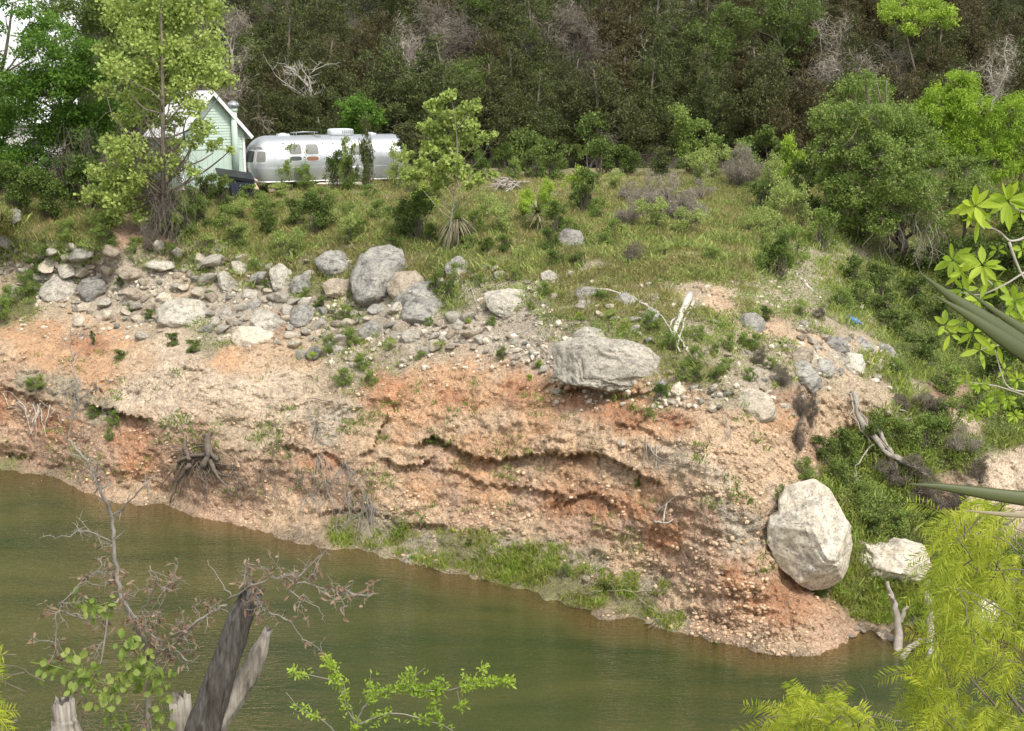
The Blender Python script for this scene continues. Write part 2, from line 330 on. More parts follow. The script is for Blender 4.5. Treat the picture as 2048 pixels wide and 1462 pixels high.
# ------------------------------------------------------------ the far bank (terrain)
CTRL = [  # image column, image row, height above the water
 # waterline
 (-900,845,0),(-400,885,0),(0,940,0),(120,960,0),(330,1010,0),(500,1055,0),(700,1097,0),(900,1147,0),(1100,1197,0),(1250,1237,0),(1400,1276,0),
 (1500,1298,0),(1600,1311,0),(1675,1300,0),(1700,1280,0),(1760,1268,0),(1850,1266,0),(2000,1285,0),(2300,1330,0),(2900,1400,0),
 # river bed
 (-400,960,-.6),(0,1000,-.35),(300,1070,-.4),(600,1130,-.4),(900,1205,-.4),(1200,1280,-.35),(1500,1350,-.4),(1750,1330,-.5),(2000,1350,-.6),
 (0,1150,-1.6),(500,1250,-1.8),(1000,1350,-1.8),(1500,1450,-1.6),(2000,1460,-1.6),(-400,1300,-2.6),(0,1462,-3),(1000,1600,-3),(2048,1650,-3),(2900,1600,-2),(1000,1900,-3.2),(-900,1900,-3.2),(2900,1900,-3.2),
 # left
 (-900,700,2.9),(-900,560,5.8),(-900,440,8.8),(-900,350,10.3),
 (-400,760,2.7),(-400,600,5.5),(-400,480,8.5),(-400,410,9.8),(-400,345,10.3),
 (0,880,1.1),(0,800,2.6),(0,700,4.4),(0,640,5.2),(0,540,6.9),(0,470,8.5),(0,420,9.8),(0,380,10.1),(0,345,10.3),
 (200,900,1.6),(200,780,3.5),(200,660,5.2),(200,560,6.7),(200,450,9.1),
 (400,960,1.2),(400,900,2.2),(400,740,4.6),(400,680,5.3),(400,620,6.0),(400,520,7.7),(400,440,9.3),(400,400,9.8),(400,365,10.2),
 (700,1045,.6),(700,950,2.0),(700,820,3.9),(700,720,5.2),(700,600,6.7),(700,500,8.4),(700,430,9.5),(700,380,10.1),(700,345,10.3),
 (1000,1085,.8),(1000,920,3.1),(1000,760,5.3),(1000,640,6.8),(1000,560,7.9),(1000,480,9.0),(1000,420,9.8),(1000,370,10.2),(1000,345,10.4),
 (1300,1150,.9),(1300,950,3.7),(1300,800,5.5),(1300,680,6.9),(1300,580,8.0),(1300,500,8.9),(1300,420,9.8),(1300,345,10.4),
 (1500,1150,1.8),(1500,1000,3.6),(1500,850,5.2),(1500,700,6.7),(1500,600,7.7),(1500,540,8.3),(1500,450,9.2),(1500,370,10.1),
 (1580,1160,1.3),(1600,1240,.75),(1600,950,3.6),(1620,850,4.7),(1640,750,5.9),(1640,650,6.9),(1630,590,7.4),(1650,420,9.3),(1650,345,10.3),
 (1700,900,3.6),(1700,1000,2.6),(1750,1100,1.3),(1720,1210,.4),(1780,720,5.6),(1780,800,4.9),(1920,840,4.2),(1880,950,2.9),(1950,1050,1.8),(1950,1190,.6),
 (1700,560,7.2),(1810,660,5.4),(1950,750,4.5),(2048,900,3.4),(2048,700,5.0),(1850,530,7.0),(2048,520,7.3),(1850,430,8.6),(2048,400,9.2),(1900,345,10.3),
 (2300,1150,1.5),(2300,900,4),(2300,600,7),(2300,400,9.5),(2300,345,10.3),(2900,1150,2.5),(2900,800,6),(2900,500,9.2),(2900,345,10.3),
 (200,345,10.3),(500,336,10.4),(-900,336,10.4),(2900,336,10.4),(1300,336,10.45),(1900,336,10.45)]
_c = np.array(CTRL, float); _S = np.array([1 / 1000.0, 1 / 1000.0])
_inv = 1.0 / ((_c[:, 2] - CAMZ) / slope(_c[:, 1]))
def _k(r2): return np.where(r2 > 0, .5 * r2 * np.log(r2 + 1e-12), 0)
_X = _c[:, :2] * _S; _n = len(_X)
_K = _k(((_X[:, None] - _X[None]) ** 2).sum(-1)) + np.eye(_n) * 2e-5
_Q = np.concatenate([np.ones((_n, 1)), _X], 1)
_A = np.block([[_K, _Q], [_Q.T, np.zeros((3, 3))]])
_w = np.linalg.solve(_A, np.concatenate([_inv, np.zeros(3)]))
def baseY(px, py):
    p = np.stack([px, py], 1) * _S; r = np.empty(len(p))
    for a in range(0, len(p), 40000):
        q = p[a:a + 40000]
        r[a:a + 40000] = _k(((q[:, None] - _X[None]) ** 2).sum(-1)) @ _w[:_n] + _w[_n] + q @ _w[_n + 1:]
    return 1.0 / np.clip(r, 1 / 110, 1 / 12)
# ledges: (polyline in image columns/rows, depth of the undercut in m, fade in rows)
LEDGES = [([(835,882),(870,868),(900,890),(935,905),(985,915),(1040,912),(1090,903),(1150,905),(1215,908),(1250,925),(1290,948),(1330,965)], .85, 26),
          ([(760,915),(800,925),(840,925),(870,910)], .6, 16), ([(860,935),(930,945),(980,965),(1060,975),(1130,985)], .45, 18),
          ([(165,800),(200,812),(235,822),(265,832),(300,835)], .9, 28), ([(1110,770),(1180,775),(1250,785),(1310,778)], .6, 18),
          ([(720,905),(745,895),(757,860),(775,835)], .6, 14), ([(1100,1000),(1190,985),(1240,1010)], .4, 14), ([(365,735),(430,742)], .35, 14),
          ([(560,880),(620,900),(660,905),(700,930)], .45, 16), ([(1230,840),(1290,850),(1330,880)], .3, 16), ([(620,1030),(700,1010),(800,1040),(900,1050)], .3, 14),
          ([(0,770),(50,790),(110,800)], .5, 18), ([(1380,570),(1420,575),(1470,600)], .28, 26), ([(1500,620),(1560,680),(1590,715)], .2, 22), ([(0,905),(60,915),(140,935)], .3, 14)]
def ledge_off(px, py):
    o = np.zeros(len(px))
    for pl, amp, fade in LEDGES:
        pl = np.array(pl, float); pl = pl[np.argsort(pl[:, 0])]
        q3 = np.stack([px, px * 0, px * 0], 1); jy = 9 * fbm(q3, .035, 3, 4) + 7 * fbm(q3, .16, 3, 5, True)
        yl = np.interp(px, pl[:, 0], pl[:, 1]) + jy
        endf = np.clip((px - pl[0, 0] + 10) / 25, 0, 1) * np.clip((pl[-1, 0] + 10 - px) / 25, 0, 1)
        d = py - yl
        below = np.where(d > 0, np.clip(d / 4, 0, 1) * np.exp(-np.maximum(d, 0) / fade / 1.35), 0)
        above = np.where(d <= 0, np.exp(d / 22), 0) * -.30
        o += .62 * amp * endf * (below + above)
    return o
def ssf(a, b, x):
    t = np.clip((x - a) / (b - a), 0, 1); return t * t * (3 - 2 * t)
pxs = np.concatenate([np.arange(-900, -20, 20), np.arange(-20, 2070, 3), np.arange(2070, 2901, 20)]).astype(float)
pys = np.concatenate([np.arange(336, 1345, 3), np.arange(1345, 1900, 12)]).astype(float)
GX, GY = np.meshgrid(pxs, pys); gx, gy = GX.ravel(), GY.ravel()
Y0 = baseY(gx, gy)
W0 = np.stack([xslope(gx, gy) * Y0, Y0, CAMZ + slope(gy) * Y0], 1)
hgt = W0[:, 2]
face = ssf(0, .5, hgt) * (1 - ssf(7.5, 9.2, hgt)); top = ssf(8.5, 9.6, hgt)
st3 = W0 * np.array([.55, .55, 1.6])
dY = face * (.42 * fbm(st3, .55, 4, 3) + .20 * fbm(st3, 1.3, 4, 9, True) + .17 * fbm(W0, 3.2, 3, 21, True) + .08 * fbm(W0, 9, 2, 31))
dY += (1 - face) * (1 - top) * ssf(0, .3, hgt) * .25 * fbm(W0, 1.1, 3, 5) + top * 1.2 * fbm(W0 * np.array([1, 1, 0]), .35, 3, 7) * ssf(10.8, 9.6, hgt)
ravine = ssf(1640, 1740, gx) * ssf(1320, 1200, gy)
dY = dY * (1 - .35 * ravine) + ravine * .5 * fbm(W0, 1.0, 3, 77)
dY += ledge_off(gx, gy)
near_w = np.exp(-(np.maximum(0, hgt) / .35) ** 2) * .25 * fbm(W0, 2.2, 3, 55)
Yf = Y0 + dY + near_w
WP = np.stack([xslope(gx, gy) * Yf, Yf, CAMZ + slope(gy) * Yf], 1)

# ground colours: real soil and cover zones
CL = dict(E=(.180,.175,.075,.25,.9), D=(.300,.265,.140,.15,1.0), T=(.430,.340,.230,1.0,.10), G=(.400,.355,.280,1.0,.15), P=(.600,.480,.350,.9,.0),
          O=(.540,.310,.165,.8,.0), R=(.440,.210,.105,.6,.0), B=(.330,.205,.130,.7,.1), K=(.460,.290,.190,.9,.02), V=(.085,.115,.035,.1,1.0),
          S=(.20,.150,.095,.8,.1), W=(.15,.13,.06,.6,0), M=(.330,.290,.200,.8,.45), H=(.54,.375,.235,1.0,.02))
CC = """0 370 E,300 370 E,520 380 D,700 380 D,900 385 D,1050 380 D,1200 400 D,1350 380 E,1500 380 V,1700 400 V,1900 400 V,2048 450 V,-300 400 E,2300 500 V,
0 430 V,60 470 M,0 500 E,150 450 E,150 500 M,250 470 B,330 490 B,300 510 M,430 450 E,420 500 M,550 430 D,560 500 E,640 430 E,700 500 M,800 430 D,900 430 E,760 470 M,980 470 M,1000 500 M,1080 470 V,1170 440 E,1250 430 D,1350 430 D,1450 430 D,1300 480 D,1400 500 D,1500 480 D,1450 540 M,1350 540 D,1250 520 M,
0 560 T,40 540 T,40 580 V,50 610 E,0 640 E,100 540 G,100 620 T,200 540 G,250 540 G,200 620 G,300 560 G,300 620 G,370 560 T,400 530 M,450 600 G,500 530 M,480 640 G,560 600 G,560 640 B,620 560 E,620 650 T,670 630 M,700 660 M,750 630 G,800 560 M,850 570 V,900 600 E,930 560 M,950 640 G,880 660 G,820 680 G,1000 540 M,1050 520 M,1060 650 G,1000 680 G,1080 700 G,1130 640 M,1200 560 M,1150 520 V,1250 640 D,1320 590 M,1200 520 M,1300 640 E,1350 690 E,1400 630 M,1440 600 H,1380 590 T,1420 700 M,1400 740 E,1480 720 M,1550 700 M,1500 600 M,1560 600 M,1550 660 H,1620 640 M,1700 650 M,1680 700 G,1750 730 M,1620 690 H,1580 760 M,1680 760 T,1530 750 G,1450 790 M,1580 800 B,
20 665 O,100 660 O,60 690 O,150 640 H,180 690 R,0 700 H,100 720 O,0 740 K,180 740 O,250 680 O,280 660 T,60 760 M,130 770 M,0 810 R,50 820 B,100 850 R,40 870 K,200 770 O,280 720 H,340 700 P,330 740 P,300 780 P,250 800 P,350 830 P,420 760 P,460 720 O,420 690 M,520 720 H,480 780 P,560 770 P,600 720 H,550 830 P,640 760 T,660 800 T,700 740 M,680 700 M,720 770 M,680 840 G,640 870 G,600 880 H,520 880 T,450 850 T,400 870 B,240 850 B,200 830 M,260 870 R,180 880 K,320 870 B,0 900 H,60 900 K,100 920 K,200 920 K,280 930 R,340 950 K,280 980 H,420 950 B,500 960 K,470 1000 K,560 920 B,600 960 K,560 1010 H,640 930 R,680 960 K,620 1030 H,10 930 E,100 950 S,
780 770 R,850 780 O,760 790 R,900 740 O,950 770 O,1000 740 H,1050 780 R,900 800 R,880 700 T,800 720 M,980 790 O,1100 790 O,1160 800 R,1230 815 R,1200 790 B,1280 800 O,1260 830 R,800 830 O,860 840 O,920 850 H,1000 840 H,1080 850 O,1150 850 H,1200 870 H,1100 880 H,1020 890 O,940 880 O,870 860 H,800 880 O,820 900 H,740 860 H,720 890 H,770 920 H,880 925 K,960 930 O,1060 930 H,1150 930 O,1230 930 H,1280 900 H,1320 870 O,1350 850 R,1340 910 P,1400 870 H,1400 920 P,1450 900 H,1450 860 H,1500 880 H,1560 850 O,1550 900 H,1500 940 H,1440 960 P,1380 970 H,1300 970 O,1330 790 M,1380 800 H,
760 970 H,850 980 O,800 1000 H,720 1000 B,900 1000 K,980 990 O,1050 1000 K,1120 1010 R,1200 1010 R,1270 1020 R,1330 1010 B,850 1030 H,950 1040 K,1050 1050 H,1150 1060 K,1250 1060 K,1330 1070 R,1400 1050 K,1460 1030 G,1400 1100 K,1480 1080 G,1350 1130 K,1250 1120 H,
700 1060 E,750 1055 M,800 1060 E,850 1080 M,900 1090 E,950 1110 E,1000 1100 M,1050 1120 E,1100 1120 M,1060 1150 E,1130 1180 E,1200 1190 E,1280 1200 E,1180 1140 M,1300 1160 M,1350 1200 H,1350 1240 M,1430 1180 K,1480 1160 R,1540 1180 R,1520 1220 R,1420 1240 B,1500 1260 K,1580 1240 R,1600 1280 H,1650 1270 K,1530 1140 K,1500 1290 S,1560 1120 H,1520 1050 G,1550 1000 P,1500 1000 H,1590 930 H,1620 880 K,1660 850 H,1640 900 B,1700 830 H,1760 800 T,1760 850 M,1820 780 M,1880 800 B,1850 880 V,1920 860 T,1700 900 V,1680 960 V,1750 960 V,1800 1000 V,1850 1050 V,1750 1050 V,1900 1000 B,1760 1200 V,1850 1200 V,2000 1200 V,1990 930 P,2010 960 P,2048 940 P,1960 990 P,1960 900 V,1700 600 V,1800 600 V,1850 700 V,1950 700 V,2048 700 V,2000 850 V,1750 560 V,1700 520 M,1640 560 M,1700 680 T,1820 730 V,2300 900 V,2300 700 V,2200 1050 V,2500 800 V,2500 1100 V,2800 700 V,2300 1230 V,
0 960 S,300 1025 S,600 1090 S,900 1165 S,1200 1240 S,1400 1285 S,1600 1318 S,1750 1285 S,0 1100 W,500 1200 W,1000 1300 W,1500 1400 W,2000 1400 W,-400 700 O,-400 800 K,-400 560 G,-400 1000 W"""
cc = [t.split() for t in CC.replace('\n', '').split(',') if t.strip()]
cp = np.array([(float(a), float(b)) for a, b, c in cc]); cv = np.array([CL[c] for a, b, c in cc])
wx = gx + 26 * fbm(W0, .9, 4, 41); wy = gy + 18 * fbm(W0, .9, 4, 42)
acc = np.zeros((len(gx), 5))
for a in range(0, len(gx), 30000):
    d2 = (wx[a:a + 30000, None] - cp[None, :, 0]) ** 2 + (1.35 * (wy[a:a + 30000, None] - cp[None, :, 1])) ** 2
    w = 1 / (d2 + 160) ** 2.2; w /= w.sum(1, keepdims=True); acc[a:a + 30000] = w @ cv
gcol = acc[:, :3]; stony = acc[:, 3]; veg = acc[:, 4]
mot = fbm(W0, 2.4, 4, 61)[:, None]
gcol = gcol * (1 + .22 * mot)
ca = np.concatenate([gcol, np.ones((len(gx), 1))], 1); cm = np.stack([stony, veg, veg * 0, veg * 0 + 1], 1)
ny, nx = GX.shape
ii = (np.arange(ny - 1)[:, None] * nx + np.arange(nx - 1)[None]).ravel()
TF = np.stack([ii, ii + nx, ii + nx + 1, ii + 1], 1)
tb = MB(); tb.add(WP, TF)
bank = tb.build('riverbank', M['ground'], col={'Col': ca, 'Mask': cm}); tag(bank, 'steep eroded clay bank under a grassy terrace', 'riverbank', kind='structure')
YG = Yf.reshape(ny, nx); VG = veg.reshape(ny, nx)
def _bil(G, px, py):
    px = np.clip(np.asarray(px, float), pxs[0], pxs[-1] - .01); py = np.clip(np.asarray(py, float), pys[0], pys[-1] - .01)
    a = np.clip(np.searchsorted(pxs, px, 'right') - 1, 0, nx - 2); b = np.clip(np.searchsorted(pys, py, 'right') - 1, 0, ny - 2)
    fx = (px - pxs[a]) / (pxs[a + 1] - pxs[a]); fy = (py - pys[b]) / (pys[b + 1] - pys[b])
    return (G[b, a] * (1 - fx) + G[b, a + 1] * fx) * (1 - fy) + (G[b + 1, a] * (1 - fx) + G[b + 1, a + 1] * fx) * fy
def gY(px, py): return _bil(YG, px, py)
def G(px, py, dy=0.0):               # point on the bank seen at an image position
    Y = gY(px, py) + dy; return np.stack([xslope(px, py) * Y, Y, CAMZ + slope(py) * Y], -1)
def G_at(px, Y):                      # terrace ground under a column at a given distance
    py = np.arange(340, 520, .5); q = gY(np.full(len(py), float(px)), py); i = int(np.argmin(np.abs(q - Y))); return G(px, py[i])
def scale_at(Y): return Y / FPX      # metres per photograph pixel

# ------------------------------------------------------------ hill, far ground, near bank, river
def hill_z(x, y):
    x = np.asarray(x, float); y = np.asarray(y, float)
    f = ssf(-.35, -.27, x / np.maximum(y, 1)); r = np.clip(y - 79, 0, 95) * (1 - ssf(180, 280, y))
    z = 10.15 + f * (r * .40 + 1.0 * np.sin(x * .09 + 1) * np.clip(r / 20, 0, 1) + .8 * np.sin(y * .13 + x * .05) * np.clip(r / 20, 0, 1))
    return z
hx = np.concatenate([np.linspace(-1500, -110, 12), np.arange(-100, 101, 2.0), np.linspace(110, 1500, 12)]); hy = np.concatenate([np.arange(70, 180, 2.0), np.linspace(185, 3000, 25)])
HX, HY = np.meshgrid(hx, hy); HZ = hill_z(HX, HY) + .3 * fbm(np.stack([HX.ravel(), HY.ravel(), HX.ravel() * 0], 1), .3, 3, 2).reshape(HX.shape)
HZ = np.where(HY < 79, HZ - 3, HZ)
n2 = len(hx); ii = (np.arange(len(hy) - 1)[:, None] * n2 + np.arange(n2 - 1)[None]).ravel()
hb = MB(); hb.add(np.stack([HX.ravel(), HY.ravel(), HZ.ravel()], 1), np.stack([ii, ii + 1, ii + n2 + 1, ii + n2], 1))
tag(hb.build('hillside', M['litter']), 'wooded hillside covered in leaf litter', 'hillside', kind='structure')
bx = np.arange(-90, 91, 1.5); by = np.concatenate([np.linspace(-60, 0, 10), np.arange(.5, 20, .5)])
BX, BY = np.meshgrid(bx, by); bz = np.where(BY < 2, 13.35 + (2 - BY).clip(0, 60) * .04, 13.35 - (BY - 2) * 1.08)
bz = bz - .15 + .15 * fbm(np.stack([BX.ravel(), BY.ravel(), BX.ravel() * 0], 1), .7, 3, 8).reshape(BX.shape)
n2 = len(bx); ii = (np.arange(len(by) - 1)[:, None] * n2 + np.arange(n2 - 1)[None]).ravel()
nb = MB(); nb.add(np.stack([BX.ravel(), BY.ravel(), bz.ravel()], 1), np.stack([ii, ii + 1, ii + n2 + 1, ii + n2], 1))
tag(nb.build('near_bank', rough_mat('near_soil', (.16, .15, .07), (.30, .24, .15), 2, bump=.5, dist=.08)), 'steep near bank below the viewpoint', 'riverbank', kind='structure')
def near_z(y): return 13.2 - max(0, y - 2) * 1.08
wxs = np.arange(-60, 45.1, .35); wys = np.arange(14, 62, .35)
RX, RY = np.meshgrid(wxs, wys); qx, qy = to_px(RX.ravel(), RY.ravel(), np.zeros(RX.size))
yb = gY(qx, qy); bedz = np.maximum(0, -(CAMZ + slope(qy) * yb)); bedz = np.where(qy > 1890, 3, bedz)
dep = np.clip(bedz / 1.6, 0, 1)
n2 = len(wxs); ii = (np.arange(len(wys) - 1)[:, None] * n2 + np.arange(n2 - 1)[None]).ravel()
rb = MB(); rb.add(np.stack([RX.ravel(), RY.ravel(), 0 * RX.ravel()], 1), np.stack([ii, ii + 1, ii + n2 + 1, ii + n2], 1))
tag(rb.build('river', M['water'], col={'Col': np.stack([dep, dep, dep, dep * 0 + 1], 1)}), 'murky green river below the bank', 'river', kind='structure')
# ------------------------------------------------------------ rocks
import bmesh
RNG = np.random.default_rng(7)
_ico = {}
def ico(sub):
    if sub not in _ico:
        b = bmesh.new(); bmesh.ops.create_icosphere(b, subdivisions=sub, radius=1.0)
        _ico[sub] = (np.array([v.co[:] for v in b.verts]), np.array([[v.index for v in f.verts] for f in b.faces])); b.free()
    return _ico[sub]
def rock_shape(seed, sub=3, cuts=9, rough=.10):
    r = np.random.default_rng(seed); V, F = ico(sub); V = V.copy()
    V *= (1 + .22 * fbm(V, 1.0, 3, seed))[:, None]
    for k in range(cuts):
        n = norm(r.normal(size=3)); d = r.uniform(.46, .76); e = V @ n - d; V -= np.maximum(0, e)[:, None] * n * .92
    V *= (1 + rough * fbm(V, 2.6, 4, seed + 3, True))[:, None]
    return V, F
ROOTS_LM = [(1210, 730, 'long slab'), (750, 560, 'tall rounded grey boulder'), (1010, 607, 'flat-topped boulder'), (842, 628, 'squared grey boulder'), (365, 635, 'big pitted boulder'),
            (505, 680, 'undercut pale boulder'), (180, 582, 'two round left boulders'), (1515, 815, 'cream wedge boulder'), (1140, 488, 'dark pitted boulder'),
            (1690, 705, 'boulder cluster on the spur'), (1620, 1075, 'giant white boulder'), (668, 528, 'capped grey boulder'), (600, 572, 'paired round boulders'), (20, 432, 'grey boulder under the left trees')]
_used = {}
ORD = ['', 'second ', 'third ', 'fourth ', 'fifth ', 'sixth ', 'seventh ', 'eighth ', 'ninth ', 'tenth ', 'eleventh ', 'twelfth ', 'thirteenth ', 'fourteenth ', 'fifteenth ']
def relation(px, py, lms):
    b = min(lms, key=lambda l: (l[0] - px) ** 2 + 1.5 * (l[1] - py) ** 2); dx, dy = px - b[0], py - b[1]
    d = math.hypot(dx, dy); far = 'just ' if d < 75 else ''
    h = 'left of' if dx < 0 else 'right of'; v = 'above' if dy < 0 else 'below'
    if abs(dx) > 2.4 * abs(dy): return far + h + ' the ' + b[2]
    if abs(dy) > 2.4 * abs(dx): return far + v + ' the ' + b[2]
    return far + ('up' if dy < 0 else 'down') + '-' + h + ' the ' + b[2]
PEND = []
def pend(o, look, px, py, where): PEND.append([o, look, px, py, where])
def flush_labels():
    d = {}
    for r in PEND: d.setdefault((r[1], r[4]), []).append(r)
    for (look, where), rs in d.items():
        rs.sort(key=lambda r: r[2])
        for k, r in enumerate(rs):
            if len(rs) == 1: r[0]['label'] = look + ' ' + where
            elif k < 15: r[0]['label'] = (ORD[k] if k else 'first ') + look + ' from left, ' + where
            else: r[0]['label'] = 'later ' + look + ' ' + where
    PEND.clear()

def outline_rock(poly, matk, label, thick=.45, seed=1, sub=4, fwd=.25, follow=.55, rough=.05, cuts=7, name='boulder', cutd=(.6, .85), Y=None, ny0=.55, pw=.85, planes=()):
    poly = np.array(poly, float); c = (poly.min(0) + poly.max(0)) / 2; hw, hh = (poly.max(0) - poly.min(0)) / 2
    Yc = float(gY(c[0], c[1])) if Y is None else Y; s = scale_at(Yc)
    T = thick * (hw + hh) * s
    yt, ybm = float(gY(c[0], c[1] - hh * .8)), float(gY(c[0], c[1] + hh * .8)); k = np.clip((yt - ybm) / (1.6 * hh * s), -.2, 1.2) * follow
    if Y is not None: k = follow * .3
    V, F = ico(sub); r = np.random.default_rng(seed)
    th = np.arctan2(V[:, 2], V[:, 0]); rho = np.hypot(V[:, 0], V[:, 2])
    rel = poly - c; rel[:, 1] *= -1; pa = np.arctan2(rel[:, 1], rel[:, 0]); pr = np.hypot(rel[:, 0], rel[:, 1])
    tt = np.linspace(-math.pi, math.pi, 181)           # ray / polygon intersection
    R = np.zeros(181); A = rel; B = np.roll(rel, -1, 0)
    for i, t in enumerate(tt):
        d = np.array([math.cos(t), math.sin(t)]); e = B - A; den = d[0] * e[:, 1] - d[1] * e[:, 0]; den = np.where(abs(den) < 1e-9, 1e-9, den)
        u = (A[:, 0] * e[:, 1] - A[:, 1] * e[:, 0]) / den; w = (A[:, 0] * d[1] - A[:, 1] * d[0]) / den
        ok = (u > 0) & (w >= -1e-6) & (w <= 1 + 1e-6); R[i] = u[ok].max() if ok.any() else pr.mean()
    rr = np.interp(th, tt, R) * s * np.power(np.clip(rho, 0, 1.2), pw)
    x = np.cos(th) * rr; z = np.sin(th) * rr; y = V[:, 1] * T
    N0 = np.array([hw * s, T, hh * s]); Q = np.stack([x, y, z], 1); sz = (hw + hh) * s; U = Q / N0; A0 = {a: (U[:, a].max(), -U[:, a].min()) for a in (0, 2)}
    for n, d in planes: n = norm(np.array(n, float)); e = U @ n - d; U -= np.maximum(0, e)[:, None] * n * .97
    for q in range(cuts):
        n = r.normal(size=3); n[1] = -abs(n[1]) - ny0; n = norm(n); d = r.uniform(*cutd); e = U @ n - d; U -= np.maximum(0, e)[:, None] * n * .9
    for ax_ in (0, 2): U[:, ax_] *= np.where(U[:, ax_] > 0, np.interp(1, [0, 1], [0, (A0[ax_][0]) / max(U[:, ax_].max(), .1)]), A0[ax_][1] / max(-U[:, ax_].min(), .1))
    Q = U * N0
    nn = norm(V); Q += nn * (sz * rough * (fbm(V * np.array([1, 1, 1.7]), 2.2, 4, seed + 5, True) + .35 * fbm(V, 8, 3, seed + 6)))[:, None]
    Q[:, 1] += k * Q[:, 2]
    ctr = P(c[0], c[1], Yc - fwd * T)
    mb = MB(); mb.add(Q, F); o = mb.build(name, M[matk], smooth=True); o.location = ctr
    tag(o, label, 'boulder', 'limestone boulders on the bank'); return o
g, p_, cr, tn, wh = 'rock_grey', 'rock_pale', 'rock_cream', 'rock_tan', 'rock_white'
